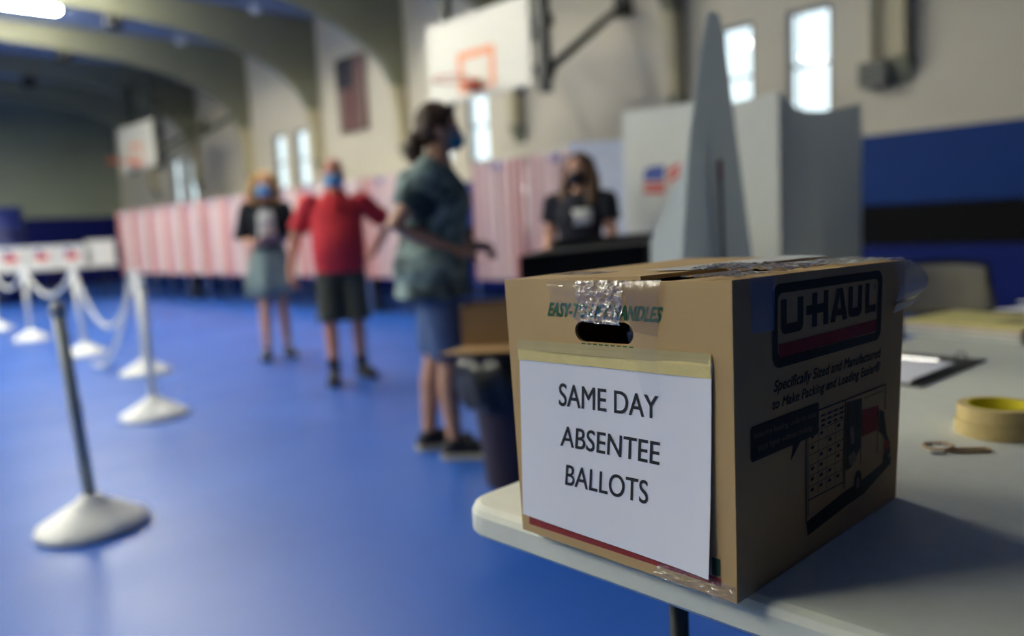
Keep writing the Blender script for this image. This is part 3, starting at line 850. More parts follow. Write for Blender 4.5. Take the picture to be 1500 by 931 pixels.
def slab(fm, pts, n0, n1, name, material, parent=None):
    bm = nb()
    A, B, C_, D = [Vector((*p, 0)) for p in pts]
    N = 8
    G = []
    for n in (n0, n1):
        G.append([[bm.verts.new(fm(*(A.lerp(B, i / N).lerp(D.lerp(C_, i / N), j / N)).xy, n)) for i in range(N + 1)] for j in range(N + 1)])
    for g in G:
        for j in range(N):
            for i in range(N): bm.faces.new((g[j][i], g[j][i + 1], g[j + 1][i + 1], g[j + 1][i]))
    rim = [(0, i) for i in range(N)] + [(j, N) for j in range(N)] + [(N, i) for i in range(N, 0, -1)] + [(j, 0) for j in range(N, 0, -1)]
    for q in range(len(rim)):
        (j0, i0), (j1, i1) = rim[q], rim[(q + 1) % len(rim)]
        bm.faces.new((G[0][j0][i0], G[0][j1][i1], G[1][j1][i1], G[1][j0][i0]))
    return link(name, bm, material, parent or BOX)


unit = [(0, 0), (1, 0), (1, 1), (0, 1)]
side_panel = slab(SD, [(.0, 0), (1, 0), (1, 1), (.0, 1)], -.0045, 0, 'side_panel', card)
slab(LF, unit, -.0045, 0, 'side_panel', card)
slab(BK, unit, -.0045, 0, 'back_panel', card)
BT = facemap(c_['bl'], c_['br'], c_['kr'], c_['kl'])
slab(BT, unit, -.004, 0.0, 'bottom_panel', card)
# top flaps: two long ones meeting at a seam, narrow ones below
bm = nb(); hexa(bm, [TP(0, .0, -.002), TP(.66, .0, .001), TP(.70, 1, .0), TP(0, 1, -.002), TP(0, .0, .002), TP(.66, .0, .0055), TP(.70, 1, .0045), TP(0, 1, .002)]); link('top_flap', bm, card, BOX)
bm = nb(); hexa(bm, [TP(.68, .0, -.006), TP(1, .0, -.003), TP(1, 1, -.003), TP(.715, 1, -.009), TP(.68, .0, -.002), TP(1, .0, .001), TP(1, 1, .001), TP(.715, 1, -.005)]); link('top_flap', bm, card, BOX)
slab(TP, [(.01, .01), (.99, .01), (.99, .45), (.01, .45)], -.014, -.010, 'inner_flap', card_in)
slab(TP, [(.01, .55), (.99, .55), (.99, .99), (.01, .99)], -.014, -.010, 'inner_flap', card_in)

green_p = mat('dark_green_print', (22, 92, 58), .75, var=.15, scale=90)
ink_p = mat('black_green_ink', (14, 30, 26), .7)
redp = mat('dull_red_print', (150, 46, 46), .75, var=.12, scale=90)
blackp = mat('black_toner', (18, 20, 20), .6)


def ink(name, fm, polys, n, material, parent=None):
    bm = nb()
    for p in polys:
        bm.faces.new([bm.verts.new(fm(*q, n)) for q in p])
    bmesh.ops.triangulate(bm, faces=[f for f in bm.faces if len(f.verts) > 4])
    return flat(name, bm, material, parent or BOX)


def quad_text(name, txt, fm, quad, n, material, parent=None, bold=(0, 0), shear=0.0, spacing=1.0, nfun=None):
    """quad: TL, TR, BR, BL in face coordinates"""
    src = text_bm(txt, 0.0, shear, spacing)
    tl, tr, br, bl = [Vector((*q, 0)) for q in quad]
    bm = nb(); bx_, by_ = bold
    offs = [(0, 0)] if not (bx_ or by_) else [(-bx_, -by_), (bx_, -by_), (bx_, by_), (-bx_, by_), (0, 0)]
    for k, (ox, oy) in enumerate(offs):        # letters thickened by near-coincident layers of ink
        mp = {}
        for v in src.verts:
            x, y = v.co.x + ox, v.co.y + oy
            q = bl.lerp(br, x).lerp(tl.lerp(tr, x), y)
            mp[v] = bm.verts.new(fm(q.x, q.y, n + k * .00002 + (nfun(q.x, q.y) if nfun else 0)))
        for f in src.faces: bm.faces.new([mp[v] for v in f.verts])
    src.free()
    return flat(name, bm, material, parent or BOX)


# front print
quad_text('printed_handle_text', 'EASY-TO-LIFT HANDLES', FR, [(.2367, .9218), (.7444, .9165), (.7343, .8690), (.2252, .8746)], .0005, green_p, bold=(.0042, .045), shear=.18, spacing=1.04)
ink('printed_dashes', FR, [[(s, .777), (s + .018, .777), (s + .018, .782), (s, .782)] for s in [.385 + .027 * k for k in range(9)]], .0005, green_p)
ink('printed_stripe', FR, [[(.043, .033), (.9415, .039), (.9415, .067), (.046, .064)]], .0005, redp)
ink('printed_corner_block', FR, [[(.9088, .0705), (.9394, .0715), (.9408, .1289), (.9104, .1296)]], .0006, mat('deep_green_print', (16, 58, 40), .75))

# side print: logo plate
def rr(x0, x1, y0, y1, rx, ry, k=5):
    out = []
    for cx, cy_, a in ((x1 - rx, y0 + ry, -90), (x1 - rx, y1 - ry, 0), (x0 + rx, y1 - ry, 90), (x0 + rx, y0 + ry, 180)):
        for i in range(k + 1):
            q = math.radians(a + 90 * i / k); out.append((cx + rx * math.cos(q), cy_ + ry * math.sin(q)))
    return out


oA = rr(.180, .828, .702, .974, .035, .044); iA = rr(.207, .797, .734, .943, .02, .026)
ink('logo_frame', SD, [[oA[i], oA[(i + 1) % len(oA)], iA[(i + 1) % len(iA)], iA[i]] for i in range(len(oA))], .0005, ink_p)
ink('logo_bar', SD, [[(.2115, .733), (.797, .740), (.796, .785), (.2106, .779)]], .0006, redp)
def bar(x0, x1, y0, y1): return [(x0, y0), (x1, y0), (x1, y1), (x0, y1)]
Lt = []
def U_(x0, x1, y0, y1, w, r=.02):
    return [bar(x0, x0 + w, y0 + r, y1), bar(x1 - w, x1, y0 + r, y1), [(x0, y0 + r), (x0 + r * .3, y0 + r * .35), (x0 + r, y0), (x1 - r, y0), (x1 - r * .3, y0 + r * .35), (x1, y0 + r), (x1 - w, y0 + .033), (x0 + w, y0 + .033)]]
Lt += U_(.2225, .338, .808, .922, .029)
Lt += [bar(.387, .415, .811, .928), bar(.452, .479, .811, .93), bar(.355, .387, .856, .887), bar(.415, .452, .856, .887)]
Lt += [[(.4917, .812), (.521, .812), (.5475, .905), (.5475, .929), (.5295, .929)], [(.5475, .905), (.568, .812), (.5965, .812), (.566, .929), (.5475, .929)], bar(.525, .567, .832, .856)]
Lt += U_(.602, .690, .815, .929, .027)
Lt += [bar(.711, .738, .818, .931), bar(.738, .786, .818, .846)]
ink('logo_letters', SD, Lt, .0006, ink_p)
quad_text('registered_mark', '®', SD, [(.768, .925), (.782, .925), (.782, .905), (.768, .905)], .0006, ink_p)
quad_text('printed_slogan', 'Specifically Sized and Manufactured', SD, [(.1861, .664), (.8318, .668), (.8344, .620), (.186, .617)], .0006, ink_p, bold=(.0013, .022), shear=.25, spacing=1.02)
quad_text('printed_slogan', 'to Make Packing and Loading Easier®', SD, [(.1782, .606), (.828, .614), (.8305, .566), (.178, .562)], .0006, ink_p, bold=(.0013, .022), shear=.25, spacing=1.02)
ink('speech_bubble', SD, [rr(.070, .431, .428, .542, .012, .015), [(.285, .43), (.329, .43), (.2712, .374)]], .0006, ink_p)
pale_p = mat('unprinted_card_lettering', (128, 112, 88), .75)
quad_text('bubble_text', 'Industry leading uniform sizes', SD, [(.0835, .521), (.415, .514), (.415, .489), (.0835, .494)], .0009, pale_p, shear=.2)
quad_text('bubble_text', 'stack higher without crushing', SD, [(.1047, .478), (.39, .471), (.39, .446), (.1047, .450)], .0009, pale_p, shear=.2)
# picture of a loaded truck
line = []
def stroke(p, q, w=.004):
    d = Vector((q[0] - p[0], q[1] - p[1])); n_ = Vector((-d.y, d.x)).normalized() * w / 2
    return [(p[0] + n_.x, p[1] + n_.y), (p[0] - n_.x, p[1] - n_.y), (q[0] - n_.x, q[1] - n_.y), (q[0] + n_.x, q[1] + n_.y)]
for p, q, w in (((.432, .512), (.876, .512), .006), ((.876, .512), (.88, .41), .006), ((.432, .512), (.355, .433), .005), ((.357, .433), (.36, .13), .006), ((.368, .433), (.372, .15), .004), ((.357, .433), (.432, .446), .003),
                ((.44, .485), (.60, .49), .003), ((.44, .466), (.60, .47), .003), ((.596, .512), (.60, .17), .006), ((.59, .455), (.59, .18), .003), ((.374, .205), (.59, .20), .004), ((.705, .455), (.708, .235), .004), ((.825, .44), (.83, .24), .004), ((.72, .49), (.86, .49), .003)):
    line.append(stroke(p, q, w))
rnd = random.Random(3)
for r in range(6):
    y0 = .215 + r * .038
    line.append(stroke((.376, y0 + .036), (.588, y0 + .037), .0022))
    for cidx in range(4):
        x0 = .378 + cidx * .053
        line.append(stroke((x0 + .051, y0), (x0 + .051, y0 + .036), .0022))
        if rnd.random() < .7: line.append(bar(x0 + .008, x0 + .026, y0 + .016, y0 + .027))
for r in range(3):
    for k in range(4):
        line.append(bar(.445 + k * .038, .468 + k * .038, .448 + r * .018, .456 + r * .018))
ink('truck_outline', SD, line, .0006, ink_p)
dark = [[(.36, .13), (.60, .16), (.70, .165), (.80, .175), (.94, .20), (.94, .165), (.74, .105), (.62, .10), (.37, .078)],
        [(.605, .50), (.705, .495), (.705, .30), (.64, .24), (.605, .24)],
        [(.835, .42), (.872, .40), (.90, .30), (.93, .255), (.91, .245), (.865, .31), (.835, .33)],
        [(.888, .26), (.93, .245), (.935, .21), (.89, .20)]]
ink('truck_shading', SD, dark, .0007, ink_p)
ink('truck_door', SD, [[(.7121, .447), (.8227, .437), (.828, .338), (.7104, .341)]], .0008, redp)
ink('truck_door', SD, [[(.88, .275), (.915, .275), (.92, .225), (.885, .225)]], .0009, redp)
for wp in ([[(.69 + .028 * math.cos(k * PI / 9), .165 + .05 * math.sin(k * PI / 9)) for k in range(18)], [(.90 + .022 * math.cos(k * PI / 9), .2 + .038 * math.sin(k * PI / 9)) for k in range(18)]]):
    ink('truck_wheel', SD, [wp], .0009, ink_p)
ink('wheel_hub', SD, [[(.69 + .012 * math.cos(k * PI / 9), .165 + .022 * math.sin(k * PI / 9)) for k in range(18)]], .0011, pale_p)
ink('truck_highlights', SD, [[(.625, .40), (.65, .40), (.66, .33), (.635, .33)], [(.62, .29), (.66, .30), (.68, .26), (.63, .25)]], .0009, pale_p)

# paper sign
pap = mat('white_printer_paper', (236, 236, 242), .6, var=.015, scale=6)
PQ = [(.062, .755), (.9286, .750), (.9112, .0624), (.0199, .0719)]
def PN(s, t_):
    b = max(0.0, (.62 - t_) / .6)
    return .0012 + .0075 * b * b * (.35 + .65 * s) + .0008 * math.sin(s * 7 + t_ * 3) + .0012 * max(0, (s - .80) / .13) ** 2 * (t_ < .70)
def PM(u, v):
    tl, tr, br, bl = [Vector((*q, 0)) for q in PQ]
    q = bl.lerp(br, u).lerp(tl.lerp(tr, u), v)
    return FR(q.x, q.y, PN(q.x, q.y))
SIGN = None
bm = nb(); sheet(bm, PM, 24, 24)
SIGN = flat('paper_sign', bm, pap, BOX, True)
md = SIGN.modifiers.new('t', 'SOLIDIFY'); md.thickness = .0003; md.offset = -1; md.use_rim = False
for nm, q, tx in (('sign_text', [(.2633, .6250), (.718, .6261), (.7145, .5485), (.2559, .5395)], 'SAME DAY'),
                  ('sign_text', [(.2639, .4650), (.7194, .4722), (.7132, .3934), (.2536, .3873)], 'ABSENTEE'),
                  ('sign_text', [(.2803, .3206), (.6644, .3307), (.6605, .2493), (.2702, .2415)], 'BALLOTS')):
    quad_text(nm, tx, FR, q, .0003, blackp, SIGN, bold=(.0022, .008), nfun=PN)
mask_m = mat('cream_masking_tape', (226, 208, 140), .7, var=.04, scale=50, bump=.1, bscale=160)
# masking tape over the top edge of the paper, torn at the right
tt = [(.0541, .775), (.30, .777), (.60, .778), (.885, .779), (.9128, .778), (.918, .762), (.9135, .748), (.921, .735), (.9185, .718), (.9253, .702), (.60, .700), (.30, .699), (.0577, .6987), (.0535, .74)]
def TN(s, t_): return PN(s, min(t_, .70)) + .0009 if t_ < .757 else .0016
bm = nb(); sheet(bm, lambda u, v: FR(.0577 + (.9253 - .0577) * u - .002 * (1 - u), .699 + .0765 * v + .003 * u, TN(.06 + .86 * u, .70) if v < .6 else .0018), 30, 4)
# ragged right end
for v in bm.verts:
    pass
flat('masking_tape', bm, mask_m, BOX, False)
fold = mat('greyish_tape_over_card', (186, 170, 122), .7, var=.05, scale=40)
bm = nb(); sheet(bm, lambda u, v: FR(.054 + .862 * u, .739 + .0385 * v + .002 * u, .0026 if v < .5 else .0021), 24, 2)
o = flat('masking_tape', bm, fold, BOX); o['label'] = 'greyer upper half of the masking tape'

# clear packing tape
tape = clear('clear_packing_tape', (.97, .97, .96), .10, .10, .10, 30, .2)
tape_c = clear('crinkled_clear_tape', (.94, .93, .91), .16, .16, .8, 110, 1.0, (.6, .56, .5))
tape_b = clear('hazy_blue_tape', (.90, .93, .98), .34, .22, .05, 30, .5, (.52, .60, .72))


def strip(name, fm, pts, n, material, nu=14, nv=14, amp=0.0, seed=0, bulge=None):
    """pts: TL TR BR BL; crinkled sheet"""
    tl, tr, br, bl = [Vector((*q, 0)) for q in pts]
    def f(u, v):
        q = bl.lerp(br, u).lerp(tl.lerp(tr, u), v)
        k = n + amp * (noise.noise(Vector((u * 9 + seed, v * 11, seed * 1.7))) + .6 * noise.noise(Vector((u * 22, v * 25 + seed, 3))))
        if bulge: k += bulge(u, v)
        return fm(q.x, q.y, max(.0007, k))
    bm = nb(); sheet(bm, f, nu, nv)
    return flat(name, bm, material, BOX, True)


lip = lambda h: (lambda u, v: h * max(0.0, math.sin(PI * min(1.0, max(0.0, (v - .55) / .45)))) ** 1.0)
strip('packing_tape', FR, [(.2404, 1.004), (.3864, 1.004), (.388, .8514), (.2412, .9217)], .0011, tape, 14, 24, .0005, 1, bulge=lip(.0045))
strip('packing_tape', FR, [(.385, 1.004), (.606, 1.004), (.569, .852), (.3885, .8585)], .0030, tape_c, 70, 56, .0034, 2, bulge=lip(.004))
strip('packing_tape', FR, [(.596, 1.004), (.7454, 1.004), (.7213, .8215), (.612, .835)], .0015, clear('brown_tinted_tape', (.88, .85, .80), .14, .2, .3, 60, .2, (.45, .38, .32)), 20, 24, .0008, 3, bulge=lip(.0035))
strip('packing_tape', FR, [(.60, .835), (.72, .83), (.735, .62), (.66, .63)], .0042, clear('thin_clear_tape', (.985, .985, .99), .02, .15, .1, 40, .1), 12, 12, .0003, 6)
# on the top: seam tape and shiny strips
strip('packing_tape', TP, [(.50, 1.0), (.69, 1.0), (.66, .22), (.46, .22)], .0062, mat('reflection_toned_seam_tape', (206, 202, 192), .32, var=.05), 16, 30, .0006, 7)  # clear tape whose bright reflection is put into a pale colour
strip('packing_tape', TP, [(.72, 1.0), (.995, 1.0), (.995, .62), (.72, .62)], .0035, tape_c, 36, 26, .0022, 8)
strip('packing_tape', TP, [(.60, .50), (.995, .46), (.995, .22), (.62, .26)], .0072, tape_c, 50, 30, .0040, 15)
strip('packing_tape', TP, [(.80, .20), (.995, .20), (.995, .02), (.80, .02)], .0045, tape_c, 30, 30, .0026, 16)
strip('packing_tape', TP, [(.235, .14), (.44, .14), (.44, .0), (.24, .0)], .0075, tape, 12, 8, .0004, 9)
# on the dark side: two ends of tape
strip('side_tape', SD, [(.0741, 1.005), (.1909, 1.003), (.1871, .8276), (.0803, .833)], .0010, tape_b, 8, 10, .0002, 10)
strip('side_tape', SD, [(.885, 1.005), (1.005, 1.003), (1.01, .845), (.90, .83)], .0012, tape_b, 12, 16, .0003, 11, bulge=lambda u, v: .026 * math.sin(PI * min(1, v * .9 + .08)) ** .8 * (.35 + .65 * u))
strip('side_tape', SD, [(.90, .835), (1.0, .848), (1.012, .815), (.90, .795)], .0012, mat('white_tape_underside', (190, 188, 178), .5), 8, 4, 0, 12, bulge=lambda u, v: .02 * (v * .6 + .25) * (.35 + .65 * u))
# crumpled tape at the lower near corner
strip('corner_tape', FR, [(.70, .055), (.999, .06), (.999, .0), (.66, .002)], .0030, clear('corner_clear_tape', (.95, .94, .92), .05, .10, .8, 110, .35, (.6, .56, .5)), 80, 16, .0042, 13)
strip('corner_tape', SD, [(.001, .075), (.045, .075), (.05, .0), (.001, .0)], .0012, tape, 8, 12, .0006, 14)

# ------------------------------------------------------------------ things on the near table
def slabbox(nm, x0, x1, y0, y1, z0, z1, mm, par, bev=0.0):
    bm = nb(); box(bm, x0, x1, y0, y1, z0, z1)
    if bev: bevel(bm, bev, 2)
    return link(nm, bm, mm, par)


bt = mat('cream_tape_roll', (206, 184, 126), .7, var=.05, scale=60)
core = mat('yellow_card_core', (196, 184, 24), .6)


def tape_roll(label, z, dx=0, dy=0):
    t = thing('tape_roll', label, 'tape roll', (-.372 + dx, 1.475 + dy, z), 0)
    R, r = .062, .045
    bm = nb(); lathe(bm, [(r + .003, 0), (R, 0), (R + .0005, .001), (R + .0005, .023), (R, .024), (r + .003, .024)], 40)
    bm.faces.ensure_lookup_table(); bmesh.ops.delete(bm, geom=[f for f in bm.faces if len(f.verts) > 4], context='FACES_ONLY'); flat('tape_band', bm, bt, t, False)
    bm = nb(); A = []
    for rr_, z_ in ((r + .003, 0), (r, 0), (r, .0245), (r + .003, .0245)):
        A.append([bm.verts.new((rr_ * math.cos(k * PI / 20), rr_ * math.sin(k * PI / 20), z_)) for k in range(40)])
    for a_, b_ in zip(A, A[1:] + A[:1]):
        for i in range(40): bm.faces.new((a_[i], a_[(i + 1) % 40], b_[(i + 1) % 40], b_[i]))
    link('core', bm, core, t)
    return t


tape_roll('lower cream masking tape roll of the two stacked at right', .7405)
tape_roll('upper cream masking tape roll with a yellow core, stacked at right', .7650, .002, .003)
rb_m = mat('tan_rubber', (176, 146, 104), .55)


def rubber_band(label, pts):
    bm = nb(); n_ = len(pts)
    P_ = []
    for i in range(n_ * 6):
        k = i // 6; f = (i % 6) / 6
        p0, p1, p2, p3 = [Vector(pts[(k + q) % n_]) for q in (-1, 0, 1, 2)]
        P_.append(.5 * ((2 * p1) + (p2 - p0) * f + (2 * p0 - 5 * p1 + 4 * p2 - p3) * f * f + (3 * p1 - p0 - 3 * p2 + p3) * f ** 3))
    P_.append(P_[0]); P_.append(P_[1])
    tube(bm, P_, .0021, 8)
    o = link('rubber_band', bm, rb_m, None, True); tag(o, label, 'rubber band')
    return o


zb = .7423
rubber_band('left tan rubber band, a round loop on the table', [(-.440, 1.335, zb), (-.428, 1.352, zb), (-.408, 1.352, zb + .002), (-.396, 1.332, zb + .003), (-.405, 1.314, zb + .002), (-.428, 1.316, zb)])
rubber_band('right tan rubber band, a long flat loop on the table', [(-.408, 1.322, zb), (-.395, 1.332, zb), (-.372, 1.352, zb), (-.357, 1.362, zb), (-.350, 1.352, zb), (-.362, 1.336, zb), (-.385, 1.318, zb), (-.402, 1.310, zb + .004)])
bm = nb()
tube(bm, [(-.418, 1.296, zb), (-.398, 1.306, zb), (-.396, 1.302, zb), (-.414, 1.293, zb), (-.416, 1.290, zb), (-.398, 1.298, zb)], .0011, 6)
o = link('paper_clip', bm, mat('grey_wire', (120, 126, 130), .35, .8), None, True); tag(o, 'small grey paper clip beside the rubber bands', 'paper clip')
# clipboard with papers
t = thing('clipboard', 'black clipboard with white sheets behind the moving box', 'clipboard', (-.70, 2.0, .7405), math.radians(-3))
slabbox('board', -.12, .125, -.23, .155, 0, .004, mat('black_hardboard', (24, 25, 24), .5), t, .0015)
for k in range(4):
    slabbox('sheet', -.10 + .002 * k, .095 + .001 * k, -.22 + .004 * k, .03, .0045 + .0022 * k, .0060 + .0022 * k, pap, t)
bm = nb(); box(bm, -.06, .06, .035, .075, .004, .014); bevel(bm, .003, 2); link('clip', bm, mat('chrome_clip', (190, 190, 190), .2, .9), t)
bm = nb(); tube(bm, [(.09 + .012 * math.cos(k * PI / 8), .09, .016 + .012 * math.sin(k * PI / 8)) for k in range(17)], .002, 6); link('hanging_ring', bm, mat('chrome_clip', (190, 190, 190), .2, .9), t)
tag_white = mat('off_white_sheet', (214, 214, 208), .6)
# pile of pads, the top one yellow
rows = [('closed blue ballpoint covered binder at the bottom of the yellow pile', (88, 108, 118)), ('white pad in the middle of the yellow pile', (206, 204, 196)), ('orange edged booklet just below the yellow pad', (186, 120, 84))]
zz = .7405
for (lb, col), hgt, nm, cat in zip([('teal edged folder at the bottom of the yellow topped pile', (92, 118, 120)), ('white edged folder second from the bottom of the yellow topped pile', (206, 204, 196)), ('orange edged booklet just below the yellow pad', (186, 124, 88))], (.014, .012, .012), ('folder', 'folder', 'booklet'), ('folder', 'folder', 'booklet')):
    t = thing(nm, lb, cat, (-.655, 2.60, zz), math.radians(-12 + random.uniform(-1.5, 1.5)), None)
    mm = mat('cover_%s_%d' % (nm, col[0]), col, .6)
    slabbox('back_cover', -.20, .135, -.155, .15, 0, .0015, mm, t)
    slabbox('pages', -.195, .13, -.15, .145, .0015, hgt - .0015, tag_white, t)
    slabbox('front_cover', -.20, .135, -.155, .15, hgt - .0015, hgt, mm, t)
    zz += hgt + .0004
t = thing('yellow_pad', 'pale yellow printed pad on top of the pile at right', 'pad', (-.66, 2.60, zz), math.radians(-12))
slabbox('pages', -.20, .14, -.155, .145, 0, .006, mat('pale_yellow_paper', (220, 208, 132), .65), t)
slabbox('backing_board', -.20, .14, -.155, .145, -.0003, .0, kraft, t)
ink_b = mat('brown_grey_print', (110, 98, 74), .7)
bm = nb()
for k in range(5): box(bm, .02, .10 - .01 * (k % 2), -.07 + k * .028, -.055 + k * .028, .006, .0063)
link('printed_block', bm, ink_b, t)
for k, (x, y, a_, lb) in enumerate(((-.60, 2.90, 20, 'lowest loose white sheet behind the yellow pad'), (-.56, 2.88, -10, 'middle loose white sheet behind the yellow pad'), (-.52, 2.87, 6, 'uppermost loose white sheet behind the yellow pad'))):
    t = thing('loose_sheet', lb, 'paper', (x, y, .7405 + .004 * k), math.radians(a_), 'loose sheets at the back of the near table')
    bm = nb(); sheet(bm, lambda u, v: ((u - .5) * .28, (v - .5) * .216, .004 * k * 2 + .018 * u * u * (k > 0) + .012 * (k + 1) + .01 * (1 - v) * k), 8, 6); o = flat('page', bm, pap, t, True); md = o.modifiers.new('t', 'SOLIDIFY'); md.thickness = .003
    md.offset = 1

# ------------------------------------------------------------------ people
def V(*a): return Vector(a)


def hand(bm, w, d, n, thumb_side, curl=.5, k=1.0, spread=.05):
    """palm and five fingers: w wrist, d direction, n palm-facing normal, thumb_side unit vector across the palm"""
    w = Vector(w); d = Vector(d).normalized(); n = Vector(n); n = (n - d * n.dot(d)).normalized()
    s = d.cross(n); s = s if s.dot(Vector(thumb_side)) > 0 else -s
    L = .088 * k
    loft(bm, [(w - d * .025 * k, s * .023 * k, n * .019 * k), (w, s * .026 * k, n * .018 * k), (w + d * L * .4, s * .036 * k, n * .0165 * k), (w + d * L * .8, s * .0415 * k, n * .0135 * k), (w + d * L * 1.03, s * .039 * k, n * .0105 * k)], 14)
    for off, ln, r in ((.031, .072, .0086), (.0105, .080, .0090), (-.0105, .075, .0086), (-.031, .058, .0078)):
        p = w + d * L * .92 + s * off * k; pts = [p - d * .012 * k, p]; dd = (d + s * off / .031 * spread * 1.6).normalized(); a = 0
        for seg in (.44, .31, .25):
            a += curl * .75
            q = (dd * math.cos(a) + n * math.sin(a)).normalized()
            pts.append(pts[-1] + q * ln * seg * k)
        tube(bm, pts, [r * k, r * k, r * .97 * k, r * .9 * k, r * .78 * k], 8, True)
    p = w + d * .022 * k + s * .022 * k
    t1 = (d * .62 + s * .72 + n * .25).normalized(); t2 = (d * .85 + s * .35 + n * (.2 + .5 * curl)).normalized(); t3 = (d * .9 + s * .05 + n * (.2 + .9 * curl)).normalized()
    tube(bm, [p - t1 * .01 * k, p + t1 * .034 * k, p + t1 * .034 * k + t2 * .03 * k, p + t1 * .034 * k + t2 * .03 * k + t3 * .024 * k], [.0135 * k, .0125 * k, .0105 * k, .0085 * k], 8, True)


def head_parts(bm, z, R, off):
    """skull, jaw, nose, ears, brow; z = scale; R rotation of the head about the neck; off = neck base"""
    def P(x, y, zz): return off + R @ Vector((x, y, zz))
    def el(c, r): ball(bm, P(*c), Vector(r) , 18, 12, R.to_3x3())
    el((0, .012, .162), (.0765, .094, .090))
    el((0, -.012, .118), (.064, .078, .082))
    el((0, -.038, .060), (.042, .046, .034))
    el((0, -.066, .046), (.020, .020, .016))
    el((0, -.088, .112), (.0125, .020, .017)); el((0, -.080, .134), (.009, .014, .026))
    for s in (-1, 1):
        el((s * .077, .012, .120), (.010, .019, .031)); el((s * .045, -.055, .100), (.022, .022, .022))
        el((s * .03, -.076, .156), (.024, .012, .007))
    el((0, -.083, .078), (.024, .010, .006)); el((0, -.081, .068), (.021, .010, .007))
    tube(bm, [P(0, .02, .10), off + Vector((0, .018, .02)), off + Vector((0, .012, -.05))], [.052, .056, .066], 14)


SKIN = {}
def skin(nm, rgb): return mat(nm, rgb, .55, var=.05, scale=22)


def shoe_bm(a, fd, k=1.0, L=.27):
    """closed shoe: a = ankle above the ground, fd = toe direction"""
    f = Vector((fd[0], fd[1], 0)).normalized(); s = Vector((-f.y, f.x, 0)); b = Vector((a[0], a[1], 0)) - f * .06 * k
    up = nb()
    rings = []
    for t_, w_, h_ in ((0, .02, .03), (.02, .032, .055), (.07, .036, .075), (.12, .038, .078), (.17, .042, .058), (.21, .043, .045), (.25, .034, .034), (.275, .012, .022)):
        rings.append((b + f * (t_ * L / .27) * k + Vector((0, 0, .022 + h_ * .5)), s * w_ * k, Vector((0, 0, h_ * .5 + .006))))
    loft(up, rings, 14)
    tube(up, [Vector((a[0], a[1], .05)), Vector((a[0], a[1], .10))], [.040 * k, .042 * k], 12)
    so = nb(); out = []
    for t_, w_ in ((-.006, .018), (.01, .031), (.06, .036), (.12, .036), (.18, .044), (.23, .043), (.27, .028), (.284, .010)):
        out.append((t_ * L / .27 * k, w_ * k))
    top = [b + f * t_ + s * w_ for t_, w_ in out] + [b + f * t_ - s * w_ for t_, w_ in reversed(out)]
    A = [so.verts.new(p + Vector((0, 0, .002))) for p in top]; B = [so.verts.new(p + Vector((0, 0, .026))) for p in top]
    so.faces.new(A[::-1]); so.faces.new(B)
    for i in range(len(A)): so.faces.new((A[i], A[(i + 1) % len(A)], B[(i + 1) % len(A)], B[i]))
    return up, so


def torso_rings(T, g=0.0):
    return [(V(0, c, z), V(rx + g, 0, 0), V(0, ry + g, 0)) for z, rx, ry, c in T]


TORSO_F = [(.80, .09, .075, .01), (.86, .15, .105, .012), (.93, .168, .115, .015), (1.0, .15, .105, .008), (1.07, .125, .092, 0), (1.16, .132, .098, -.006), (1.25, .150, .112, -.014), (1.33, .155, .098, -.004), (1.39, .13, .075, .008), (1.43, .07, .056, .012)]
TORSO_M = [(.80, .10, .09, .01), (.86, .165, .125, .005), (.94, .178, .145, -.012), (1.03, .180, .160, -.03), (1.12, .178, .158, -.032), (1.22, .178, .138, -.014), (1.31, .182, .118, 0), (1.385, .15, .085, .01), (1.43, .075, .062, .014)]


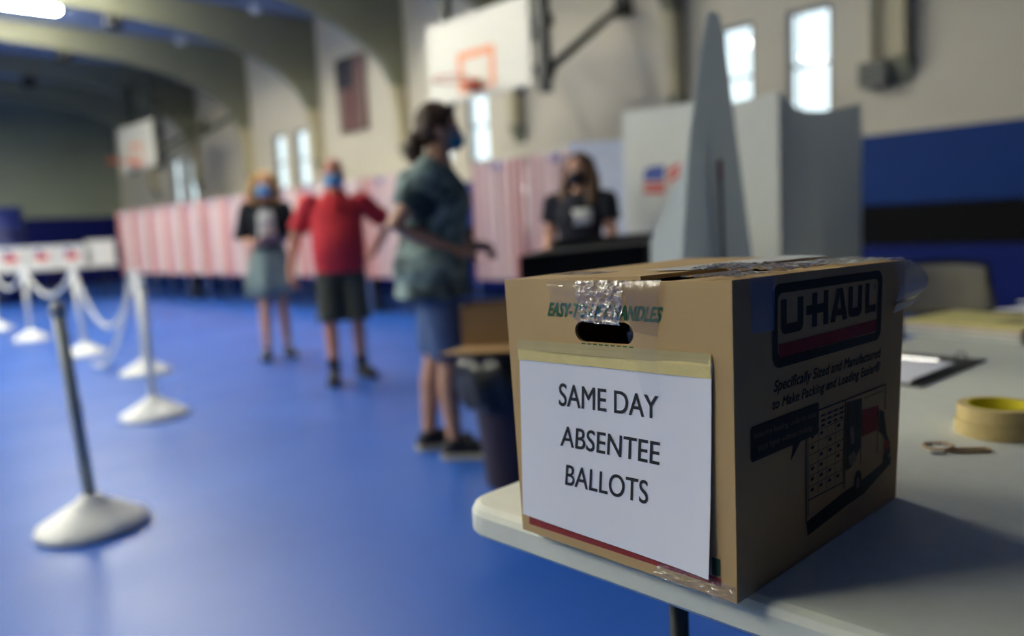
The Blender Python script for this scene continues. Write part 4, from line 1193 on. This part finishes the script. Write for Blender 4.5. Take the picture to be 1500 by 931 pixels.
def person(spec):
    """a standing figure built facing local -y, feet at z = 0 for a height of 1.70 m, then scaled by k"""
    k = spec['h'] / 1.70
    t = thing('person', spec['label'], 'person', spec['loc'], spec['rz'])
    T = spec['torso']; fem = T is TORSO_F
    sk = spec['skin']; vox = spec.get('voxel', .0055)
    Rh = Matrix.Rotation(spec.get('turn', 0), 4, 'Z') @ Matrix.Rotation(spec.get('nod', 0), 4, 'X'); neck = V(0, .004 - spec.get('stoop', 0), 1.455)
    Rh = Rh.to_3x3()
    sh = .165 if fem else .195
    S_ = {1: V(sh, .012, 1.375), -1: V(-sh, .012, 1.375)}
    arms = spec['arms']; legs = spec['legs']
    ar = (.046, .040, .034, .030, .024) if fem else (.056, .050, .043, .037, .029)
    lr = (.082, .066, .050, .050, .032) if fem else (.088, .07, .054, .052, .036)
    def arm_pts(s):
        a = arms[s]; e, w = Vector(a['elbow']), Vector(a['wrist'])
        return [S_[s] - (e - S_[s]).normalized() * .02, S_[s].lerp(e, .45), e, e.lerp(w, .35), w]
    def leg_pts(s):
        l = legs[s]; hp = V(s * .085, .012, .88); kn, an = Vector(l['knee']), Vector(l['ankle'])
        return [hp, hp.lerp(kn, .55), kn, kn.lerp(an, .32) + V(0, .012, 0), an]
    # ---- the body: one continuous surface
    bm = nb()
    loft(bm, torso_rings(T, -.006), 20)
    head_parts(bm, 1, Rh, neck)
    for s in (1, -1):
        tube(bm, arm_pts(s), ar, 12, True)
        ball(bm, S_[s] + V(-s * .012, 0, -.005), Vector((.055, .05, .05)))
        a = arms[s]
        hand(bm, a['wrist'], a['hd'], a['hn'], a['ht'], a.get('curl', .5), 1.0 if fem else 1.08)
        p = leg_pts(s); tube(bm, p, lr, 14, True)
        an = Vector(legs[s]['ankle']); f = Vector((*legs[s]['toe'], 0)).normalized()
        tube(bm, [an, V(an.x, an.y, .055)], [lr[-1], .032], 10, True)
        tube(bm, [V(an.x, an.y, .045) - f * .03, V(an.x, an.y, .04) + f * .08, V(an.x, an.y, .032) + f * .16], [.026, .028, .016], 10, True)
    link('body', remeshed(bm, vox, 2), sk, t, True)
    # ---- eyes
    for s in (-1, 1):
        bm = nb(); ball(bm, neck + Rh @ V(s * .031, -.079, .141), .0105, 12, 8); e = link('eyeball', bm, mat('eye_white', (225, 222, 215), .25), t, True)
        bm = nb(); ball(bm, neck + Rh @ V(s * .031, -.0872, .141), .0050, 10, 6); link('iris', bm, mat('dark_brown_iris', (44, 30, 22), .2), e, True)
    # ---- shirt
    g = spec.get('loose', .016)
    bm = nb(); hem = spec['hem']
    rings = [r for r in torso_rings(T, g) if r[0].z > hem + .02]
    fr = rings[0]; rings = [(V(fr[0].x, fr[0].y, hem), fr[1] * spec.get('flare', 1.05), fr[2] * spec.get('flare', 1.05))] + rings
    rings[-1] = (V(0, .01, 1.435), V(.078, 0, 0), V(0, .066, 0))
    loft(bm, rings, 24)
    for s in (1, -1):
        a = arms[s]; e = Vector(a['elbow']); w = Vector(a['wrist']); c = spec['sleeve']
        p = [S_[s] - (e - S_[s]).normalized() * .05, S_[s], S_[s].lerp(e, min(1, c) * .6), S_[s].lerp(e, min(1, c))]
        r = [.062, ar[0] + .026, ar[1] + .028, ar[1] + .031]
        if c > 1: p.append(e.lerp(w, c - 1)); r = [.055, ar[0] + .02, ar[1] + .02, ar[2] + .018, ar[3] + .018]
        tube(bm, p, r, 14)
        ball(bm, S_[s] + V(-s * .016, 0, .002), Vector((.068, .068, .069)) if fem else Vector((.074, .070, .071)))
    link('shirt', remeshed(bm, .009, 3), spec['shirt_m'], t, True)
    if spec.get('collar'):
        bm = nb()
        for s in (-1, 1):
            hexa(bm, [V(s * .005, -.085, 1.395), V(s * .075, -.06, 1.40), V(s * .08, .0, 1.445), V(s * .052, -.045, 1.452), V(s * .005, -.093, 1.40), V(s * .078, -.07, 1.40), V(s * .09, .0, 1.455), V(s * .056, -.052, 1.465)])
        link('collar', bm, spec['shirt_m'], t)
        bm = nb(); box(bm, -.012, .012, -.158, -.12, 1.23, 1.38); link('button_placket', bm, spec['shirt_m'], t)
    # ---- lower garment
    lw = spec['lower']
    if lw == 'skirt':
        bm = nb(); R_ = []
        for i, (z, rx, ry) in enumerate([(1.04, .135, .10), (.99, .155, .12), (.92, .182, .14), (.80, .20, .155), (.70, .215, .17), (spec['lower_to'], .232, .185)]):
            R_.append([bm.verts.new(((rx + .004 * i * math.sin(q * PI / 4)) * math.cos(2 * PI * q / 48), (ry + .004 * i * math.sin(q * PI / 4)) * math.sin(2 * PI * q / 48) + .006, z)) for q in range(48)])
        for a_, b_ in zip(R_, R_[1:]):
            for q in range(48): bm.faces.new((a_[q], b_[q], b_[(q + 1) % 48], a_[(q + 1) % 48]))
        o = flat('skirt', bm, spec['lower_m'], t, True); md = o.modifiers.new('t', 'SOLIDIFY'); md.thickness = .004; md.offset = -1
        bm = nb(); loft(bm, [(V(0, .006, 1.02), V(.150, 0, 0), V(0, .115, 0)), (V(0, .006, 1.05), V(.146, 0, 0), V(0, .110, 0))], 24); link('waistband', bm, spec['lower_m'], t, True)
    else:
        bm = nb()
        rr_ = [r for r in torso_rings(T, .012) if r[0].z < 1.04]
        loft(bm, rr_, 20)
        for s in (1, -1):
            p = leg_pts(s); kn, an = Vector(legs[s]['knee']), Vector(legs[s]['ankle'])
            if lw == 'shorts':
                e = p[0].lerp(kn, spec['lower_to'])
                tube(bm, [p[0] + V(0, 0, .03), p[0].lerp(e, .5), e], [lr[0] + .016, lr[1] + .026, lr[2] + spec.get('leg_loose', .036)], 16)
            else:
                tube(bm, [p[0] + V(0, 0, .03), p[1], kn, p[3], V(an.x, an.y, .05)], [lr[0] + .016, lr[1] + .02, lr[2] + .022, lr[3] + .02, .056], 16)
        link('shorts' if lw == 'shorts' else 'trousers', remeshed(bm, .009, 3), spec['lower_m'], t, True)
    # ---- shoes
    for s in (1, -1):
        an = legs[s]['ankle']; up, so = shoe_bm(an, legs[s]['toe'], 1.0 if fem else 1.08)
        o = link('shoe', remeshed(up, .006, 2), spec['shoe_m'], t, True)
        link('sole', so, spec['sole_m'], o)
        if spec.get('sock'):
            bm = nb(); A = V(an[0], an[1], .09); tube(bm, [A, A + (Vector(legs[s]['knee']) - A).normalized() * .09], [.044, .046], 12); link('sock', bm, spec['sock'], t, True)
    # ---- mask
    if spec.get('mask_m'):
        def mf(u, v):
            a = (u - .5) * 2 * 1.18
            zz = .034 + .092 * v
            rx = .071 + .006 * math.sin(PI * v); ry = .094 + .022 * math.sin(PI * min(1, v * 1.05)) * math.cos(a) ** 2
            return neck + Rh @ V(rx * math.sin(a), -ry * math.cos(a) + .002 * math.sin(v * 25), zz)
        bm = nb(); sheet(bm, mf, 20, 12); o = flat('mask', bm, spec['mask_m'], t, True); md = o.modifiers.new('t', 'SOLIDIFY'); md.thickness = .002
        for s in (-1, 1):
            bm = nb(); tube(bm, [mf(.5 + .5 * s, .95), neck + Rh @ V(s * .083, .0, .142), neck + Rh @ V(s * .084, .022, .125), neck + Rh @ V(s * .082, .014, .09), mf(.5 + .5 * s, .05)], .0014, 5); link('ear_loop', bm, spec['mask_m'], o, True)
    # ---- hair
    hm = spec['hair_m']; bm = nb()
    def HP(x, y, z): return neck + Rh @ V(x, y, z)
    st = spec['hair']
    if st == 'bald':
        for s in (-1, 1): ball(bm, HP(s * .066, .034, .128), Vector((.016, .05, .034)), 14, 8, Rh)
        ball(bm, HP(0, .072, .118), Vector((.062, .034, .046)), 14, 8, Rh)
    else:
        ball(bm, HP(0, .026, .176), Vector((.086, .098, .092)), 20, 14, Rh)
        ball(bm, HP(0, .05, .13), Vector((.080, .07, .085)), 18, 12, Rh)
        for s in (-1, 1): ball(bm, HP(s * .045, -.015, .206), Vector((.045, .055, .036)), 14, 8, Rh)
    if st == 'bob':
        for s in (-1, 1):
            tube(bm, [HP(s * .07, -.015, .205), HP(s * .100, -.01, .13), HP(s * .108, -.006, .05), HP(s * .10, -.01, -.03)], [.036, .042, .046, .03], 12, True)
            tube(bm, [HP(s * .05, .06, .20), HP(s * .075, .07, .10), HP(s * .07, .066, .0)], [.04, .046, .03], 12, True)
        ball(bm, HP(0, .075, .06), Vector((.08, .045, .085)), 16, 10, Rh)
    if st == 'long':
        for s in (-1, 1):
            tube(bm, [HP(s * .06, -.01, .21), HP(s * .092, .0, .13), HP(s * .102, -.005, .03), HP(s * .108, -.03, -.06), HP(s * .105, -.065, -.14), HP(s * .095, -.085, -.20)], [.03, .036, .042, .044, .036, .018], 12, True)
            tube(bm, [HP(s * .05, .06, .20), HP(s * .08, .07, .08), HP(s * .085, .085, -.06), HP(s * .07, .095, -.17)], [.04, .048, .05, .03], 12, True)
        ball(bm, HP(0, .085, .0), Vector((.09, .05, .15)), 16, 10, Rh)
    if st == 'tail':
        ball(bm, HP(0, .09, .12), Vector((.055, .04, .055)), 14, 8, Rh)
        tube(bm, [HP(0, .09, .12), HP(0, .122, .095), HP(0, .132, .045), HP(0, .122, .0), HP(0, .10, -.04)], [.026, .042, .05, .044, .02], 12, True)
        for s in (-1, 1): ball(bm, HP(s * .068, .03, .15), Vector((.02, .06, .05)), 14, 8, Rh)
    ho = link('hair', remeshed(bm, .007, 3), hm, t, True)
    if st == 'tail':
        bm = nb(); tube(bm, [HP(.03 * math.cos(q * PI / 6), .122, .108 + .03 * math.sin(q * PI / 6)) for q in range(13)], .007, 6); link('hair_tie', bm, mat('black_elastic', (14, 14, 16), .8), ho, True)
    if spec.get('extra'): spec['extra'](t, neck, Rh)
    if k != 1: t.scale = (k, k, k)
    return t


def tiedye():
    M = bpy.data.materials.new('grey_green_tie_dye'); M.use_nodes = True
    n = M.node_tree.nodes; l = M.node_tree.links; b = n['Principled BSDF']; b.inputs['Roughness'].default_value = .85
    tx = n.new('ShaderNodeTexCoord'); nz = n.new('ShaderNodeTexNoise'); nz.inputs['Scale'].default_value = 6.5; nz.inputs['Detail'].default_value = 3; nz.inputs['Distortion'].default_value = 1.2
    cr = n.new('ShaderNodeValToRGB'); cr.color_ramp.elements[0].position = .38; cr.color_ramp.elements[0].color = (*lin((34, 54, 58)), 1)
    cr.color_ramp.elements[1].position = .66; cr.color_ramp.elements[1].color = (*lin((146, 166, 158)), 1)
    l.new(tx.outputs['Object'], nz.inputs['Vector']); l.new(nz.outputs['Fac'], cr.inputs[0]); l.new(cr.outputs[0], b.inputs['Base Color'])
    return M


blue_mask = mat('light_blue_mask_paper', (112, 172, 214), .8, var=.03)
aqua_mask = mat('bright_blue_mask_paper', (44, 138, 186), .8, var=.03)
black_mask = mat('navy_black_mask_cloth', (20, 22, 40), .85)
black_shoe = mat('black_shoe_cloth', (22, 22, 24), .7)
LEG0 = {1: dict(knee=(.095, -.01, .47), ankle=(.10, .02, .085), toe=(.25, -1)), -1: dict(knee=(-.095, -.01, .47), ankle=(-.10, .02, .085), toe=(-.25, -1))}


def rz_of(dx, dy): return math.atan2(dx, -dy)


# the near person in profile
def extra3(t, neck, Rh):
    pass
person(dict(h=1.72, label='brown haired person with ponytail, tie-dye shirt and denim shorts, standing in profile', loc=(-3.06, 2.475, 0), rz=rz_of(.62, .76), torso=[(z, rx * 1.18, ry * 1.38, c + .022) for z, rx, ry, c in TORSO_F],
    skin=skin('fair_tan_skin', (196, 148, 120)), turn=.1, stoop=.05, shirt_m=tiedye(), hem=.79, loose=.034, flare=1.06, sleeve=.68,
    arms={1: dict(elbow=(.22, .03, 1.11), wrist=(.12, -.19, 1.02), hd=(-.55, -.8, -.1), hn=(-.6, .3, -.8), ht=(-.7, -.3, .5), curl=.9),
          -1: dict(elbow=(-.24, .19, 1.14), wrist=(-.14, -.08, 1.005), hd=(.4, -.9, .0), hn=(.7, .3, -.7), ht=(.7, -.3, .5), curl=.9)},
    legs={1: dict(knee=(.09, .05, .47), ankle=(.10, .10, .085), toe=(.2, -1)), -1: dict(knee=(-.09, -.02, .47), ankle=(-.10, -.03, .085), toe=(-.12, -1))},
    lower='shorts', lower_to=.93, lower_m=mat('faded_denim', (74, 96, 138), .85, var=.15, scale=30), leg_loose=.034, shoe_m=black_shoe, sole_m=mat('cream_rubber_sole', (206, 196, 170), .6),
    mask_m=aqua_mask, hair='tail', hair_m=mat('dark_brown_hair', (66, 44, 26), .6, var=.2, scale=40)))

# the two walking towards the camera
def extra1(t, neck, Rh):
    bm = nb(); loft(bm, [(V(0, -.02, 1.06), V(.10, 0, 0), V(0, .108, 0)), (V(0, -.03, 1.16), V(.104, 0, 0), V(0, .114, 0)), (V(0, -.036, 1.26), V(.112, 0, 0), V(0, .122, 0)), (V(0, -.026, 1.33), V(.10, 0, 0), V(0, .108, 0)), (V(0, -.016, 1.37), V(.06, 0, 0), V(0, .088, 0))], 20)
    link('blouse', bm, mat('pale_patterned_blouse', (196, 196, 190), .8, var=.3, scale=45), t, True)
w1 = (-6.93, 3.58)
person(dict(h=1.73, label='blond person in a dark cardigan and grey-green skirt holding papers', loc=(*w1, 0), rz=rz_of(-w1[0] - .3, -w1[1]), torso=TORSO_F,
    skin=skin('fair_skin', (214, 160, 128)), shirt_m=mat('black_cardigan_knit', (24, 28, 30), .9), hem=.98, sleeve=1.0, loose=.014,
    arms={1: dict(elbow=(.235, .02, 1.10), wrist=(.10, -.20, 1.08), hd=(-.75, -.55, .05), hn=(-.2, .3, 1), ht=(0, -1, .4), curl=.7),
          -1: dict(elbow=(-.235, .02, 1.10), wrist=(-.10, -.20, 1.06), hd=(.75, -.55, .05), hn=(.2, .3, 1), ht=(0, -1, .4), curl=.7)},
    legs={1: dict(knee=(.085, .02, .47), ankle=(.095, .07, .085), toe=(.3, -1)), -1: dict(knee=(-.075, -.03, .47), ankle=(-.085, -.07, .085), toe=(-.1, -1))},
    lower='skirt', lower_to=.585, lower_m=mat('grey_green_skirt_cloth', (124, 142, 138), .85, var=.12, scale=20), shoe_m=mat('black_flat_shoe', (20, 22, 24), .4), sole_m=mat('dark_sole', (26, 26, 26), .6),
    mask_m=blue_mask, hair='bob', hair_m=mat('honey_blond_hair', (204, 158, 86), .6, var=.2, scale=40), extra=extra1))
f = rz_of(-w1[0] - .3, -w1[1])
fwd = Vector((math.sin(f), -math.cos(f), 0)); lft = Vector((math.cos(f), math.sin(f), 0))
pp = Vector((*w1, 1.135)) + fwd * .30 + lft * .07
t = thing('document_folder', 'dark purple folder of papers held by the blond person', 'folder', pp, f)
bm = nb(); hexa(bm, [(-.13, -.11, .0), (.13, -.11, .0), (.13, .09, -.035), (-.13, .09, -.035), (-.13, -.11, .012), (.13, -.11, .012), (.13, .09, -.023), (-.13, .09, -.023)]); link('cover', bm, mat('dark_purple_folder', (52, 44, 66), .6), t)
bm = nb(); hexa(bm, [(-.11, -.10, .0125), (.115, -.10, .0125), (.115, .08, -.0195), (-.11, .08, -.0195), (-.11, -.10, .015), (.115, -.10, .015), (.115, .08, -.017), (-.11, .08, -.017)]); link('sheet', bm, mat('grey_lilac_paper', (120, 118, 150), .6), t)

mn = (-5.33, 3.335)
person(dict(h=1.70, label='bald person in a red polo shirt and dark shorts walking toward the camera', loc=(*mn, 0), rz=rz_of(-mn[0] + .2, -mn[1]), torso=TORSO_M,
    skin=skin('ruddy_skin', (198, 134, 104)), shirt_m=mat('red_polo_knit', (214, 50, 58), .85, var=.06, scale=20), hem=.84, sleeve=.78, loose=.024, flare=1.04, collar=True,
    arms={1: dict(elbow=(.40, .14, 1.19), wrist=(.27, .10, .98), hd=(-.55, .3, -.75), hn=(-.9, .1, -.1), ht=(0, -1, 0), curl=.7),
          -1: dict(elbow=(-.325, .05, 1.11), wrist=(-.37, -.02, .86), hd=(-.03, -.12, -1), hn=(1, 0, 0), ht=(0, -1, 0), curl=.8)},
    legs={1: dict(knee=(.105, .0, .47), ankle=(.115, .10, .085), toe=(.4, -1)), -1: dict(knee=(-.105, -.03, .47), ankle=(-.10, -.10, .085), toe=(-.1, -1))},
    lower='shorts', lower_to=1.02, lower_m=mat('dark_olive_shorts', (66, 68, 58), .85, var=.1, scale=20), leg_loose=.05, shoe_m=black_shoe, sole_m=mat('dark_sole', (26, 26, 26), .6), sock=mat('black_sock', (26, 26, 28), .9),
    mask_m=mat('sky_blue_mask_paper', (88, 156, 204), .8), hair='bald', hair_m=mat('short_grey_hair', (120, 108, 94), .8)))

# the person behind the counter
def extra4(t, neck, Rh):
    bm = nb(); loft(bm, [(V(.035, -.112, 1.205), V(.082, 0, .004), V(0, .034, 0)), (V(.035, -.115, 1.255), V(.094, 0, .006), V(0, .036, 0)), (V(.04, -.106, 1.315), V(.082, 0, .006), V(0, .036, 0))], 18)
    link('shirt_print', bm, mat('white_shirt_print', (206, 206, 200), .7), t, True)
w4 = (-3.435, 3.99)
person(dict(h=1.565, label='long brown haired person in black shirt and mask behind the black counter', loc=(*w4, 0), rz=rz_of(.42, -1), torso=[(z, rx * 1.1, ry * 1.08, c) for z, rx, ry, c in TORSO_F],
    skin=skin('fair_skin', (214, 160, 128)), shirt_m=mat('black_tee_cloth', (22, 24, 34), .9), hem=.85, sleeve=.6, loose=.018,
    arms={1: dict(elbow=(.235, -.02, 1.13), wrist=(.22, -.22, 1.01), hd=(-.2, -.95, -.1), hn=(0, 0, -1), ht=(-1, 0, 0), curl=.3),
          -1: dict(elbow=(-.235, .0, 1.13), wrist=(-.18, -.22, 1.02), hd=(.2, -.95, -.1), hn=(0, 0, -1), ht=(1, 0, 0), curl=.3)},
    legs=LEG0, lower='trousers', lower_to=0, lower_m=mat('black_trouser_cloth', (24, 24, 28), .9), shoe_m=black_shoe, sole_m=mat('dark_sole', (26, 26, 26), .6),
    mask_m=black_mask, hair='long', hair_m=mat('warm_brown_hair', (92, 60, 30), .55, var=.25, scale=40), turn=-.12, extra=extra4))

# voters standing inside the booths (their legs show under the curtains)
for (x, lb) in ((-15.84, 'voter whose dark trousered legs show under the curtains at left'), (-9.60, 'voter whose dark trousered legs show between the red shirt and tie-dye shirt')):
    person(dict(h=1.68, label=lb, loc=(x, 6.52, 0), rz=PI, torso=TORSO_M, voxel=.009, skin=skin('fair_skin', (214, 160, 128)), shirt_m=mat('dark_grey_tee', (60, 60, 64), .9), hem=.86, sleeve=.6, loose=.016,
        arms={1: dict(elbow=(.26, -.02, 1.12), wrist=(.16, -.20, 1.06), hd=(-.3, -.95, 0), hn=(0, 0, -1), ht=(-1, 0, 0)), -1: dict(elbow=(-.26, -.02, 1.12), wrist=(-.16, -.20, 1.06), hd=(.3, -.95, 0), hn=(0, 0, -1), ht=(1, 0, 0))},
        legs=LEG0, lower='trousers', lower_to=0, lower_m=mat('dark_brown_trousers', (40, 34, 32), .9), shoe_m=black_shoe, sole_m=mat('dark_sole', (26, 26, 26), .6), mask_m=None, hair='short', hair_m=mat('dark_brown_hair', (50, 34, 22), .6)))
